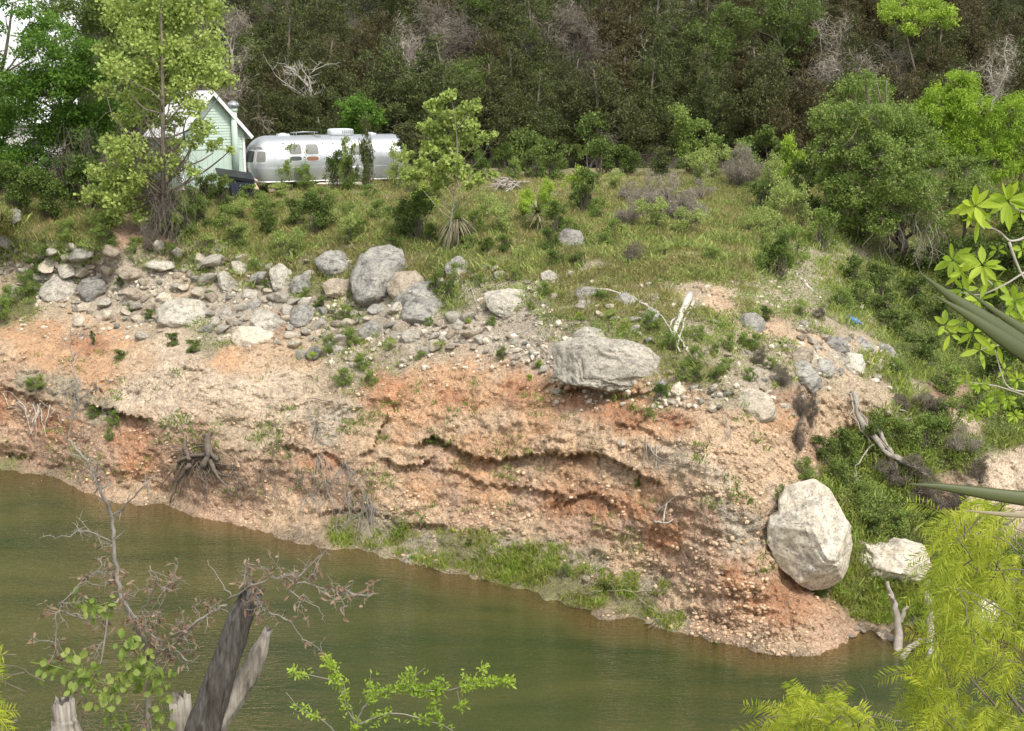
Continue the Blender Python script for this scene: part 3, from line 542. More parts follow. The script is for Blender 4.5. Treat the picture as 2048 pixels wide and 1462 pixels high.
BOULD = [
 ([(78,575),(95,560),(120,555),(140,562),(151,580),(145,597),(122,606),(100,598),(82,588)], p_, 'pitted oval boulder, left one of the pair at the far left'),
 ([(152,580),(160,563),(185,557),(208,565),(212,583),(203,600),(183,604),(163,595)], g, 'smooth round grey boulder, right one of the pair at the far left'),
 ([(313,618),(330,605),(365,602),(395,606),(408,622),(417,638),(405,655),(365,664),(335,660),(320,645)], p_, 'big rounded pitted boulder with a grass tuft under its left edge'),
 ([(463,675),(475,657),(510,655),(545,668),(548,690),(520,702),(470,695)], cr, 'undercut pale wedge boulder jutting out over the red clay'),
 ([(498,638),(510,622),(540,628),(570,650),(577,668),(555,670),(530,655),(510,648)], p_, 'slanting pale boulder above the undercut wedge boulder'),
 ([(580,625),(595,613),(622,613),(628,630),(612,660),(595,660),(582,645)], g, 'knobbly upright boulder right of the slanting pale one'),
 ([(578,570),(590,555),(612,551),(624,562),(622,580),(608,593),(588,588)], g, 'egg-shaped grey boulder, right one of the leaning pair'),
 ([(536,545),(555,530),(580,545),(585,570),(575,590),(550,575)], p_, 'leaning grey boulder, left one of the leaning pair'),
 ([(630,520),(650,505),(690,505),(706,525),(700,550),(670,557),(640,545)], g, 'grey boulder with a fern on top, left of the tall grey boulder'),
 ([(643,570),(660,560),(700,562),(706,585),(690,598),(655,590)], tn, 'tan boulder directly under the fern-topped grey boulder'),
 ([(702,555),(714,520),(742,505),(772,498),(800,508),(812,540),(800,572),(786,600),(748,613),(716,592)], g, 'tallest dome-shaped grey boulder with a hanging pale root'),
 ([(775,570),(790,548),(830,546),(845,560),(850,580),(800,612),(778,600)], tn, 'brownish boulder leaning on the tall dome boulder'),
 ([(785,600),(830,572),(865,565),(882,575),(880,595),(840,600),(795,613)], g, 'long low grey boulder resting above the squared one'),
 ([(803,620),(812,605),(850,598),(880,602),(882,625),(870,645),(830,652),(806,645)], g, 'squared grey boulder below the long low one'),
 ([(963,590),(1000,582),(1050,582),(1056,600),(1045,625),(1010,632),(980,618)], p_, 'flat-topped pale boulder alone in the middle of the slope'),
 ([(1115,475),(1130,460),(1160,465),(1172,490),(1160,512),(1125,512)], g, 'dark pitted boulder at the terrace edge right of the small yucca'),
 ([(890,530),(915,515),(935,520),(940,545),(920,565),(895,560)], g, 'grey boulder under the hanging yucca leaves'),
 ([(1080,548),(1100,542),(1128,558),(1125,572),(1090,570)], p_, 'pale two-toned boulder below the dark pitted one'),
 ([(1150,588),(1160,576),(1185,575),(1197,588),(1190,602),(1160,601)], g, 'small dark grey boulder stacked on a pale one'),
 ([(1152,610),(1160,601),(1180,602),(1185,612),(1175,622),(1156,620)], p_, 'small pale boulder beneath the dark grey one'),
 ([(1232,600),(1250,585),(1275,600),(1280,618),(1250,622),(1235,615)], g, 'grey boulder above the long slab half hidden in grass'),
 ([(1285,635),(1300,615),(1320,625),(1318,648),(1295,650)], g, 'grey boulder beside the bleached root at the top right of the slab'),
 ([(1145,670),(1170,656),(1200,660),(1215,675),(1190,686),(1155,685)], p_, 'light boulder just above the left end of the long slab'),
 ([(733,618),(745,610),(775,612),(781,620),(770,627),(740,626)], g, 'flat dark grey stone at the foot of the tall dome boulder'),
 ([(905,652),(915,640),(930,645),(928,662),(912,666)], p_, 'small round pale boulder right of the squared grey one'),
 ([(430,548),(445,543),(475,560),(478,578),(460,585),(440,572)], p_, 'white-topped boulder left of the leaning pair'),
 ([(480,590),(492,580),(515,585),(515,597),(495,602)], p_, 'low pale boulder between the white-topped one and leaning pair'),
 ([(495,610),(510,597),(522,605),(515,622),(498,626)], g, 'narrow grey stone above the slanting pale boulder'),
 ([(310,597),(322,586),(342,590),(345,602),(325,608)], cr, 'cream stone sitting on top of the big rounded boulder'),
 ([(437,628),(450,612),(462,620),(470,638),(450,642)], p_, 'pale boulder between the big rounded one and the slanting one'),
 ([(735,570),(740,560),(752,562),(752,575),(742,578)], g, 'small grey stone against the tall dome boulder'),
 ([(715,665),(735,645),(765,655),(768,675),(740,684)], g, 'layered grey boulder on the slope below the flat dark stone'),
 ([(800,668),(815,660),(842,675),(840,690),(815,688)], p_, 'tilted pale slab stone below the squared grey boulder'),
 ([(230,540),(250,530),(285,540),(290,555),(255,562),(235,555)], tn, 'sandy boulder above and right of the far left pair'),
 ([(282,530),(310,520),(345,525),(350,535),(320,542),(290,540)], p_, 'flat pale boulder highest on the left slope'),
 ([(1473,812),(1485,785),(1510,781),(1540,795),(1557,825),(1545,842),(1510,847),(1480,835)], cr, 'cream wedge boulder with an ochre top on the bluff shoulder'),
 ([(1480,645),(1490,630),(1515,628),(1532,645),(1530,672),(1505,675),(1485,660)], g, 'brownish grey boulder embedded near the top of the spur'),
 ([(1583,710),(1600,697),(1628,700),(1625,718),(1605,727),(1585,720)], tn, 'orange-tinged ledge boulder at the left of the spur cluster'),
 ([(1588,728),(1615,726),(1640,755),(1647,775),(1625,785),(1603,765)], g, 'long sloping grey boulder below the spur cluster'),
 ([(1622,735),(1640,720),(1665,724),(1670,745),(1645,755),(1628,748)], g, 'rounded boulder in the middle of the spur cluster'),
 ([(1650,690),(1665,675),(1690,680),(1700,705),(1680,713),(1652,708)], g, 'uppermost grey boulder of the spur cluster'),
 ([(1680,722),(1700,708),(1728,712),(1731,735),(1720,755),(1695,742)], p_, 'triangular pale boulder at the right of the spur cluster'),
 ([(1708,685),(1722,675),(1748,690),(1748,705),(1722,706)], g, 'flat grey boulder behind the triangular one'),
 ([(1755,700),(1765,689),(1785,695),(1795,712),(1785,722),(1760,718)], g, 'lone grey boulder right of the spur cluster'),
 ([(1340,782),(1350,769),(1368,772),(1372,785),(1355,792)], cr, 'smooth cream cobble right of the long slab'),
 ([(1413,818),(1420,809),(1433,812),(1434,822),(1420,825)], cr, 'white cobble left of the cream wedge boulder'),
 ([(1234,885),(1242,877),(1252,882),(1250,893),(1240,896)], cr, 'single white cobble in the middle of the bare clay face'),
 ([(1312,770),(1325,758),(1335,768),(1330,782),(1315,784)], g, 'grey block tucked against the right end of the slab'),
 ([(10,425),(22,418),(38,422),(42,440),(25,447),(12,440)], g, 'grey boulder under the left trees'),
 ([(-8,490),(5,466),(22,470),(30,490),(15,502)], g, 'grey boulder cut by the left edge of the view'),
 ([(14,585),(22,570),(38,575),(42,592),(28,598)], p_, 'light boulder in weeds left of the far left pair'),
 ([(806,1122),(812,1112),(820,1110),(821,1124),(812,1128)], p_, 'grey stone poking up at the water edge'),
]
for k, (pl, mk, lb) in enumerate(BOULD):
    outline_rock(pl, mk, lb, seed=100 + k, thick=.48, sub=4, fwd=.42, rough=.055, cuts=9, cutd=(.56, .84), pw=.72)
outline_rock([(1108,702),(1118,690),(1145,682),(1190,680),(1225,686),(1262,688),(1300,700),(1319,720),(1316,745),(1300,766),(1285,776),(1245,779),(1205,772),(1170,766),(1130,763),(1112,748)], 'rock_pale',
             'long pale slab overhanging the red clay', thick=.34, seed=301, sub=6, fwd=.75, follow=.25, rough=.05, cuts=7, cutd=(.75, .92), ny0=1.3, pw=.6)
outline_rock([(1558,1003),(1574,972),(1632,957),(1660,978),(1702,1052),(1715,1098),(1702,1148),(1664,1190),(1628,1192),(1562,1142),(1535,1092),(1537,1042),(1558,1030)],
             'rock_white', 'giant white boulder standing at the foot of the bluff', thick=.42, seed=337, sub=6, fwd=.25, follow=.35, rough=.014, cuts=6, cutd=(.68, .88), Y=35.1, ny0=.75, pw=.5, planes=(((.45, -.75, .40), .50), ((-.55, -.75, -.25), .46), ((-.5, -.6, .55), .60), ((.1, -.7, -.75), .62), ((.8, -.55, -.1), .66)))
outline_rock([(1704,1125),(1714,1098),(1732,1090),(1752,1100),(1768,1096),(1785,1098),(1800,1088),(1830,1090),(1852,1098),(1860,1130),(1840,1150),(1805,1154),(1775,1168),(1735,1176),(1706,1168)],
             'rock_white', 'low white boulder with a brown hollow, right of the giant one', thick=.5, seed=303, sub=5, fwd=.2, follow=.3, rough=.08, cuts=6)
outline_rock([(1943,1225),(1955,1206),(1980,1203),(2003,1215),(2005,1240),(1975,1252),(1948,1245)], 'rock_white', 'white boulder seen through the mesquite foliage', seed=304, sub=4)
outline_rock([(1752,1268),(1775,1262),(1790,1275),(1770,1285)], 'rock_tan', 'flat stone at the inlet by the driftwood', seed=305, sub=4, fwd=.6)
# scattered rocks: individuals sharing a dozen shapes
RP = []
for k in range(14):
    V, F = rock_shape(500 + k, 3, 14); V = V * np.array([1.0, .85, .68]); mb = MB(); mb.add(V, F)
    me = mb.build('rock', M['rock_pale']); RP.append(me.data); bpy.data.objects.remove(me)
RPM = {}
def rock_mesh(k, mk):
    if (k, mk) not in RPM:
        m = RP[k].copy(); m.name = 'rock'; m.materials.clear(); m.materials.append(M[mk]); RPM[(k, mk)] = m
    return RPM[(k, mk)]
BANDS = [  # (px0, px1, y at px0, y at px1, spread, count, size range px)
 (60, 620, 545, 560, 35, 62, (5, 19)), (150, 620, 600, 640, 32, 56, (5, 19)), (0, 120, 520, 560, 30, 12, (4, 9)), (400, 700, 620, 670, 35, 25, (5, 18)), (620, 960, 640, 670, 30, 40, (5, 18)), (900, 1100, 680, 720, 28, 20, (3, 9)),
 (850, 1100, 530, 600, 35, 20, (5, 13)), (1080, 1300, 560, 650, 40, 14, (5, 12)), (1380, 1560, 660, 780, 45, 16, (3, 8)), (1600, 1760, 670, 740, 28, 14, (5, 13)), (1380, 1600, 780, 830, 22, 12, (4, 9))]
occ = [(np.array(b[0], float).mean(0), np.ptp(np.array(b[0], float), axis=0).max() * .42) for b in BOULD] + [(np.array([1210., 730.]), 60)]
nrk = 0
for (x0, x1, y0, y1, spd, cnt, (s0, s1)) in BANDS:
    for q in range(cnt):
        for att in range(30):
            px = RNG.uniform(x0, x1); py = y0 + (y1 - y0) * (px - x0) / (x1 - x0) + RNG.normal() * spd * .6; sp = s0 + (s1 - s0) * RNG.random() ** 1.15
            if all(np.hypot(*(np.array([px, py]) - c)) > r + sp * .7 for c, r in occ): break
        else: continue
        occ.append((np.array([px, py]), sp * .75)); nrk += 1
        mk = ['rock_pale', 'rock_grey', 'rock_cream', 'rock_tan'][RNG.choice(4, p=[.48, .12, .24, .16])]
        o = bpy.data.objects.new('rock', rock_mesh(int(RNG.integers(14)), mk)); COL.objects.link(o)
        Yc = float(gY(px, py)); s = sp * scale_at(Yc) * 1.5
        o.location = P(px, py, Yc - .35 * s); o.scale = (s * RNG.uniform(.9, 1.35), s, s * RNG.uniform(.75, 1.1)); o.rotation_euler = (RNG.uniform(-.5, .5), RNG.uniform(-.5, .5), RNG.uniform(0, 6.28))
        o['category'] = 'rock'; o['group'] = 'loose rocks on the rubble slope'
        look = {'rock_pale': 'light grey', 'rock_grey': 'dark grey', 'rock_cream': 'cream', 'rock_tan': 'tan'}[mk]
        size = 'large' if sp > 9.5 else 'medium' if sp > 6.5 else 'small'
        pend(o, f'{size} {look} rock', px, py, relation(px, py, ROOTS_LM))
flush_labels()
# pebbles: uncountable
def pebbles(name, label, boxes, n, smin, smax, mat, seed, wt=None):
    r = np.random.default_rng(seed); V0, F0 = ico(1); mb = MB(); ar = np.array([(b[1] - b[0]) * (b[3] - b[2]) * b[4] for b in boxes], float); ar /= ar.sum()
    bi = r.choice(len(boxes), n, p=ar); px = np.zeros(n); py = np.zeros(n)
    for k, b in enumerate(boxes):
        s = bi == k; px[s] = r.uniform(b[0], b[1], s.sum()); py[s] = r.uniform(b[2], b[3], s.sum())
    pos = G(px, py); keep = (pos[:, 2] > .02) & (_bil(VG, px, py) < .75)
    gy0 = fbm(pos, .9, 3, seed); keep &= gy0 + .8 * fbm(pos * np.array([.5, .5, 2.4]), 1.0, 3, seed + 9) > r.uniform(-.2, .55, n)
    pos = pos[keep]; m = len(pos); s = smin + (smax - smin) * r.random(m) ** 3
    sc = s[:, None] * r.uniform(.6, 1.25, (m, 3)); sc[:, 2] *= .75
    ang = r.uniform(0, 6.28, m); ca, sa = np.cos(ang), np.sin(ang)
    W = V0[None] * (1 + .25 * r.normal(size=(m, len(V0), 1)) * .6) * sc[:, None]
    W = np.stack([W[..., 0] * ca[:, None] - W[..., 1] * sa[:, None], W[..., 0] * sa[:, None] + W[..., 1] * ca[:, None], W[..., 2]], -1)
    W = W + pos[:, None] + np.array([0, -.2, .05]) * s[:, None, None]
    F = F0[None] + (np.arange(m) * len(V0))[:, None, None]
    mb.add(W.reshape(-1, 3), F.reshape(-1, 3)); return tag(mb.build(name, mat, smooth=False), label, 'gravel', kind='stuff')
pebbles('clay_gravel', 'orange and tan gravel washed out of the clay face', [(0, 700, 700, 1060, 1), (700, 1400, 740, 1120, .8), (1380, 1680, 860, 1310, 1.6), (1100, 1500, 1080, 1290, 1.2), (700, 1100, 1020, 1190, .6)], 15000, .02, .085, M['gravel'], 71)
pebbles('slope_rubble', 'pale grey rubble lying between the boulders', [(0, 720, 520, 680, 1.3), (620, 1120, 560, 740, 1.2), (1100, 1650, 540, 820, .7), (1600, 1800, 650, 780, 1)], 6500, .03, .15, M['gravel_grey'], 72)
# ------------------------------------------------------------ mint cabin
M.update(mint=rough_mat('mint_paint', (.45, .56, .47), (.52, .62, .54), 3, .6, 0), white_trim=rough_mat('white_trim_paint', (.72, .72, .68), (.80, .80, .77), 4, .5, 0),
         roof_metal=rough_mat('white_metal_roof', (.62, .62, .61), (.72, .72, .71), 2, .35, 0), galv=plain('galvanised_metal', (.42, .44, .45), .4, .7),
         glass=plain('dark_window_glass', (.045, .05, .045), .08), curtain=plain('grey_blind', (.20, .20, .18), .6), wood_in=plain('wood_cabinet', (.24, .12, .06), .5), black=plain('black_plastic', (.018, .019, .022), .5),
         navy=plain('dark_blue_plastic', (.030, .036, .060), .5), rubber=plain('tyre_rubber', (.02, .02, .02), .8), white_pl=plain('white_plastic', (.62, .65, .66), .5), tanwood=rough_mat('tan_wood', (.50, .36, .24), (.64, .50, .36), 6), plank=rough_mat('weathered_plank', (.50, .46, .38), (.66, .62, .52), 6, stretch=(.2, 1, 1)),
         blue=plain('blue_plastic', (.08, .22, .40), .4))
gz = lambda px, py: float(G(px, py)[2])
cw, cl = 1.80, 3.0; Yf0 = 66.0
cx0 = xslope(428, 366) * Yf0; cz = float(G_at(428, 66.5)[2]) - .18
cabin = thing('cabin', 'small mint green cabin with a white metal gable roof beside the trailer', 'cabin', (cx0, Yf0, cz), math.radians(40))
ev, pk = 3.08, 5.02
wl = MB()
# walls: pentagonal gables + side walls, butted
def wall_panel(mb, pts, n, t):
    pts = np.array(pts, float); k = len(pts); V = np.concatenate([pts, pts + np.array(n) * t]); 
    mb.add(V, [list(range(k))]); mb.add(V, [list(range(2 * k - 1, k - 1, -1))])
    mb.add(V, [(i, i + k, (i + 1) % k + k, (i + 1) % k) for i in range(k)])
wall_panel(wl, [(-cw, 0, .35), (cw, 0, .35), (cw, 0, ev), (0, 0, pk), (-cw, 0, ev)], (0, 1, 0), .1)
wall_panel(wl, [(-cw, cl, .35), (cw, cl, .35), (cw, cl, ev), (0, cl, pk), (-cw, cl, ev)], (0, -1, 0), .1)
wl.box((-cw + .05, cl / 2, (ev + .35) / 2), (.1, cl - .2, ev - .35)); wl.box((cw - .05, cl / 2, (ev + .35) / 2), (.1, cl - .2, ev - .35))
wl.build('wall', M['mint'], cabin, smooth=False)
sd_ = MB()                             # lap boards above, vertical battens below
z = 2.35
while z < pk - .15:
    w = cw if z < ev else cw * (pk - z) / (pk - ev)
    sd_.add([(-w, -.035, z), (w, -.035, z), (w, -.006, z + .135), (-w, -.006, z + .135), (-w, -.002, z), (w, -.002, z)], [(0, 1, 2, 3), (4, 5, 1, 0)]); z += .14
for x in np.arange(-cw + .3, cw, .3): sd_.box((x, -.012, 1.33), (.022, .022, 1.9))
for y in np.arange(.3, cl, .3): sd_.box((-cw - .012, y, 1.6), (.022, .022, 2.3))
sd_.box((0, -.018, 2.32), (2 * cw, .034, .05)); sd_.build('siding', M['mint'], cabin, smooth=False)
tr = MB()
for sx in (-1, 1):
    tr.box((sx * (cw - .06), -.03, 1.6), (.13, .06, 2.5)); tr.box((sx * (cw + .02), .07, 1.6), (.045, .14, 2.5))
tr.build('corner_trim', M['white_trim'], cabin, smooth=False)
rf = MB(); ov = .32; L = math.hypot(cw + ov, (pk - ev) * (cw + ov) / cw); an = math.atan2(pk - ev, cw); rk = MB()
for sx in (-1, 1):
    R = np.array([[math.cos(an), 0, sx * math.sin(an)], [0, 1, 0], [-sx * math.sin(an), 0, math.cos(an)]])
    mid = np.array([sx * (cw + ov) / 2, cl / 2, pk + .07 - (pk - ev) * (cw + ov) / cw / 2 + .06])
    rf.box(mid, (L, cl + .7, .06), R)
    for y in np.arange(-.3, cl + .35, .4): rf.box(mid + R @ np.array([0, y - cl / 2, .045]), (L, .04, .035), R)
    rk.box(mid + R @ np.array([0, -cl / 2 - .37, -.05]), (L, .04, .17), R); rk.box(mid + R @ np.array([sx * L / 2, 0, -.06]), (.04, cl + .66, .13), R)
roof = rf.build('roof', M['roof_metal'], cabin, smooth=False); rk.build('fascia', M['white_trim'], roof, smooth=False)
ch = MB(); ch.tube([(1.15, -.22, .9), (1.15, -.22, 4.1)], .155, 14); ch.tube([(1.15, -.22, 4.1), (1.15, -.22, 4.2), (1.15, -.22, 4.3)], [.155, .21, .21], 14)
chim = ch.build('chimney_pipe', M['mint'], cabin)
tv = MB(); tv.tube([(1.15, -.22, 4.3), (1.15, -.22, 4.34), (1.15, -.22, 4.46), (1.15, -.22, 4.6), (1.15, -.22, 4.68)], [.16, .25, .29, .22, .05], 18)
for k in range(18):
    a = k * math.pi / 9; d = np.array([math.cos(a), math.sin(a), 0]); tv.tube([np.array([1.15, -.22, 4.34]) + d * .255, np.array([1.15, -.22, 4.47]) + d * .30, np.array([1.15, -.22, 4.62]) + d * .2], .014, 4)
tv.build('turbine_vent', M['galv'], chim)
for x in (-1.5, 0, 1.5):
    for y in (.2, cl - .2): pr = MB(); pr.box((x, y, .17), (.3, .3, .4)); pr.build('pier', M['rock_tan'], cabin, smooth=False)
wi = MB(); wi.box((-cw - .03, 1.5, 1.9), (.06, .8, .9)); wf = wi.build('window', M['white_trim'], cabin, smooth=False); wp = MB(); wp.box((-cw - .045, 1.5, 1.9), (.05, .66, .76)); wp.build('pane', M['glass'], wf, smooth=False)

# pale building behind the left trees
bxx = xslope(20, 320) * 80
house = thing('house', 'pale building with a metal roof glimpsed behind the left trees', 'house', (bxx - 1, 80, 9.9), math.radians(12))
hm = MB(); hm.box((0, 2.5, 1.5), (9, 5, 3)); hm.build('wall', rough_mat('pale_wall', (.55, .53, .48), (.66, .64, .6), 2, bump=0), house, smooth=False)
hr = MB(); 
for sy in (-1, 1):
    a = math.atan2(1.6, 2.9); R = np.array([[1, 0, 0], [0, math.cos(a), sy * math.sin(a)], [0, -sy * math.sin(a), math.cos(a)]]); hr.box((0, 2.5 + sy * 1.45, 3.8), (9.8, 3.35, .08), R)
hr.build('roof', M['roof_metal'], house, smooth=False)
for x in (-2.5, 0, 2.5):
    q = MB(); q.box((x, -.02, 1.7), (1.1, .06, 1.1)); q = q.build('window', M['white_trim'], house, smooth=False); w = MB(); w.box((x, -.04, 1.7), (.94, .06, .94)); w.build('pane', M['glass'], q, smooth=False)

# ------------------------------------------------------------ travel trailer
YT = 69.5; YAW = math.radians(24); TX = xslope(662, 366) * YT; TZ = float(G_at(655, 69)[2]) - .22
trl = thing('travel_trailer', 'polished aluminium travel trailer with rounded ends parked by the woods', 'travel trailer', (TX, YT, TZ), YAW)
HL, HW, EE, ZB, ZT = 4.62, 1.22, 1.25, .42, 2.78
def body_pt(t, z, off=0.0):
    z = np.asarray(z, float); t = np.asarray(t, float)
    zm = 1.35; u = np.clip((z - zm) / (ZT - zm), 0, 1); f = np.power(np.clip(1 - u ** 2.5, 0, 1), 1 / 2.2)
    lo = np.clip((zm - z) / (zm - ZB), 0, 1); f2 = 1 - .055 * lo ** 2
    hw = HW * f * f2 + off; ue = np.clip((z - .95) / (ZT - .95), 0, 1); fe = np.power(np.clip(1 - ue ** 2.3, 0, 1), 1 / 2.0)
    ext = EE * (fe * 1.0) * (1 - .25 * lo ** 2) + off; n = 2.5
    def seg(tt):
        m = ((tt + 3) % 8) - 3
        x = np.where(m <= 1, m, 0) * (HL - EE); y = -hw + 0 * m
        a = np.clip((m - 1) / 2, 0, 1) * math.pi                       # right end
        xr = (HL - EE) + ext * np.power(np.clip(np.sin(a), 0, 1), 2 / n); yr = -hw * np.sign(np.cos(a)) * np.power(np.abs(np.cos(a)), 2 / n)
        b = np.clip((-1 - m) / 2, 0, 1) * math.pi
        xl = -(HL - EE) - ext * np.power(np.clip(np.sin(b), 0, 1), 2 / n); yl = -hw * np.sign(np.cos(b)) * np.power(np.abs(np.cos(b)), 2 / n)
        X = np.where(m < -1, xl, np.where(m > 1, np.where(m < 3, xr, (4 - m) * (HL - EE)), x)); Yy = np.where(m < -1, yl, np.where(m > 1, np.where(m < 3, yr, hw), y))
        return X, Yy
    X, Yy = seg(t); return np.stack([X, Yy, z + 0 * X], -1)
ts = np.concatenate([np.linspace(-3, -1, 29), np.linspace(-1, 1, 21)[1:], np.linspace(1, 3, 29)[1:], np.linspace(3, 5, 11)[1:-1]])
zs = np.concatenate([np.linspace(ZB, 1.35, 9), 1.35 + (ZT - 1.35) * np.sin(np.linspace(0, math.pi / 2, 22))[1:] * .9995])
TT, ZZ = np.meshgrid(ts, zs); BV = body_pt(TT.ravel(), ZZ.ravel()); nt_, nz_ = len(ts), len(zs)
BF = np.array([(k * nt_ + i, k * nt_ + (i + 1) % nt_, (k + 1) * nt_ + (i + 1) % nt_, (k + 1) * nt_ + i) for k in range(nz_ - 1) for i in range(nt_)])
b_ = MB(); b_.add(BV, BF); base0 = len(BV); b_.V.append(np.array([[0, 0, ZT], [0, 0, ZB]])); b_.n += 2
b_.F.append(np.array([((nz_ - 1) * nt_ + i, (nz_ - 1) * nt_ + (i + 1) % nt_, base0) for i in range(nt_)])); b_.F.append(np.array([((i + 1) % nt_, i, base0 + 1) for i in range(nt_)]))
b_.build('body', M['alu'], trl)
sm = MB()                              # riveted panel seams and belly trim
for t in (-.97, -.62, -.05, .42, .72, .98): zz = np.linspace(ZB, ZT - .06, 20); sm.tube(body_pt(np.full(20, t), zz, .002), .007, 4)
for t in (-1.5, -1.25): zz = np.linspace(ZB, 2.3, 14); sm.tube(body_pt(np.full(14, t), zz, .002), .006, 4)
for z0 in (1.18, 2.3):
    tq = np.concatenate([np.linspace(-2.6, -1, 18), np.linspace(-1, 1, 12)[1:], np.linspace(1, 2.4, 16)[1:]]); sm.tube(body_pt(tq, np.full(len(tq), z0), .002), .007, 4)
sm.build('panel_seam', M['alu'], trl)
sk = MB(); tq = np.concatenate([np.linspace(-2.9, -1, 20), np.linspace(-1, 1, 12)[1:], np.linspace(1, 2.9, 20)[1:]]); sk.tube(body_pt(tq, np.full(len(tq), ZB + .05), .01), .03, 5); sk.build('belly_trim', plain('bright_trim', (.75, .75, .73), .35, .8), trl)
def s_of(px, off=1.24):                # local x of a photo column on the camera side
    lo, hi = -5.0, 5.0
    for _ in range(40):
        m = (lo + hi) / 2; X = TX + m * math.cos(YAW) + off * math.sin(YAW); Yy = YT + m * math.sin(YAW) - off * math.cos(YAW)
        if to_px(X, Yy, 12.0)[0] < px: lo = m
        else: hi = m
    return lo
def z_of(px, py):
    s = s_of(px); Yy = YT + s * math.sin(YAW) - 1.24 * math.cos(YAW); return CAMZ + float(slope(py)) * Yy - TZ
def patch(t0, t1, z0, z1, off, n=5.0, r0=0.0, r1=1.0):
    a = np.linspace(0, 2 * math.pi, 41)[:-1]; cx_, sx_ = np.cos(a), np.sin(a); q = 1 / (np.abs(cx_) ** n + np.abs(sx_) ** n) ** (1 / n); ex, ez = cx_ * q, sx_ * q
    rr = np.linspace(max(r0, .02), r1, 7); V = np.concatenate([body_pt((t0 + t1) / 2 + r * ex * (t1 - t0) / 2, (z0 + z1) / 2 + r * ez * (z1 - z0) / 2, off) for r in rr])
    F = np.array([(k * 40 + i, k * 40 + (i + 1) % 40, (k + 1) * 40 + (i + 1) % 40, (k + 1) * 40 + i) for k in range(6) for i in range(40)])
    return V, F
def window(t0, t1, z0, z1, n=6.0, mat='glass', name='window', fr=.86):
    V, F = patch(t0, t1, z0, z1, .022, n, fr, 1.0); mb = MB(); mb.add(V, F)
    V2, F2 = patch(t0, t1, z0, z1, 0.0, n, .99, 1.02); mb.add(V2, F2)
    f = mb.build(name, FR, trl); V, F = patch(t0, t1, z0, z1, .012, n, 0, fr + .01); mb = MB(); mb.add(V, F); mb.build('pane', M[mat], f); return f
FR = plain('window_frame_metal', (.72, .72, .70), .4, .6)
tt_ = lambda px: s_of(px) / (HL - EE)
for a, b, m1, m2 in ((577, 606, 'curtain', 'glass'), (610, 640, 'curtain', 'wood_in')):
    window(tt_(a), tt_(b), z_of(a, 311), z_of(a, 287), 7, m1); window(tt_(a), tt_(b), z_of(a, 323), z_of(a, 312), 3.2, m2, fr=.80)
window(tt_(703), tt_(729), z_of(703, 312), z_of(703, 289), 7, 'curtain'); window(-1.95, -1.48, 1.42, 2.08, 9, 'glass', fr=.88); window(-1.44, -1.12, 1.42, 2.08, 7, 'curtain', fr=.84); window(-2.75, -2.02, 1.42, 2.08, 9, 'glass')
V, F = patch(-1.42, -1.12, .55, 1.36, .01, 12, .95, 1.0); mb = MB(); mb.add(V, F); mb.build('hatch', M['alu'], trl)
V, F = patch(tt_(736), tt_(792), .62, 1.62, .01, 6, .96, 1.0); mb = MB(); mb.add(V, F); mb.build('hatch', M['alu'], trl)
ww = MB(); ws = s_of(706)              # wheel arch and wheels
ww.tube([(ws - .75, -1.16, .45), (ws - .65, -1.2, .95), (ws - .4, -1.22, 1.12), (ws + .4, -1.22, 1.12), (ws + .65, -1.2, .95), (ws + .75, -1.16, .45)], .05, 6)
V, F = patch((ws - .68) / (HL - EE), (ws + .68) / (HL - EE), .46, 1.1, .03, 6); ww.add(V, F); ww.build('wheel_arch', M['alu'], trl)
for sx in (-.42, .42):
    for sy in (-1, 1):
        w = MB(); w.tube([(ws + sx, sy * 1.02, .36), (ws + sx, sy * 1.22 - .1 * sy, .36)], .36, 18); wo_ = w.build('wheel', M['rubber'], trl)
        w = MB(); w.tube([(ws + sx, sy * 1.13, .36), (ws + sx, sy * 1.16, .36)], .2, 14); w.build('rim', M['galv'], wo_)
ac = MB(); s1, s2 = s_of(657, 0) , s_of(706, 0); V, F = ico(3); V = np.sign(V) * np.abs(V) ** .45; V = V * np.array([(s2 - s1) / 2, .42, .19]) + np.array([(s1 + s2) / 2, 0, ZT + .13]); ac.add(V, F); aco = ac.build('air_conditioner', M['white_pl'], trl)
gr = MB()
for k in range(6): gr.box((s2 - .12 - .11 * k, -.41, ZT + .15), (.07, .03, .17))
gr.build('grille', M['galv'], aco, smooth=False)
for px0, px1, h in ((555, 578, .09), (732, 750, .07)):
    a, b = s_of(px0, 0), s_of(px1, 0); v = MB(); v.box(((a + b) / 2, 0, ZT + h / 2 - .01), (b - a, .45, h)); v.tube([((a + b) / 2, 0, ZT + h - .01), ((a + b) / 2, 0, ZT + h + .03)], [.2, .1], 10); v.build('roof_vent', M['white_pl'], trl, smooth=False)
a, b = s_of(583, 0), s_of(634, 0); v = MB()
for y in (-.25, -.05, .15): v.tube([(a, y, ZT + .12), ((a + b) / 2, y, ZT + .17), (b, y, ZT + .14)], .025, 5)
for x in (a + .2, b - .2): v.tube([(x, -.3, ZT - .02), (x, -.3, ZT + .14), (x, .2, ZT + .15), (x, .2, ZT - .02)], .02, 4)
v.build('roof_rack', M['galv'], trl)
v = MB(); V, F = patch(tt_(639), tt_(651), z_of(645, 275), z_of(645, 270), .03, 6); v.add(V, F); v.build('side_vent', M['curtain'], trl)
for px in (569, 648, 669): v = MB(); c = body_pt(tt_(px), z_of(px, 287.5), .02); v.box(c, (.12, .04, .05)); v.build('marker_light', M['galv'], trl, smooth=False)
for dx in (-.12, 0, .12): v = MB(); c = body_pt(-1.45 + dx, 2.22, .015); v.box(c, (.08, .05, .05)); v.build('clearance_light', M['galv'], trl, smooth=False)
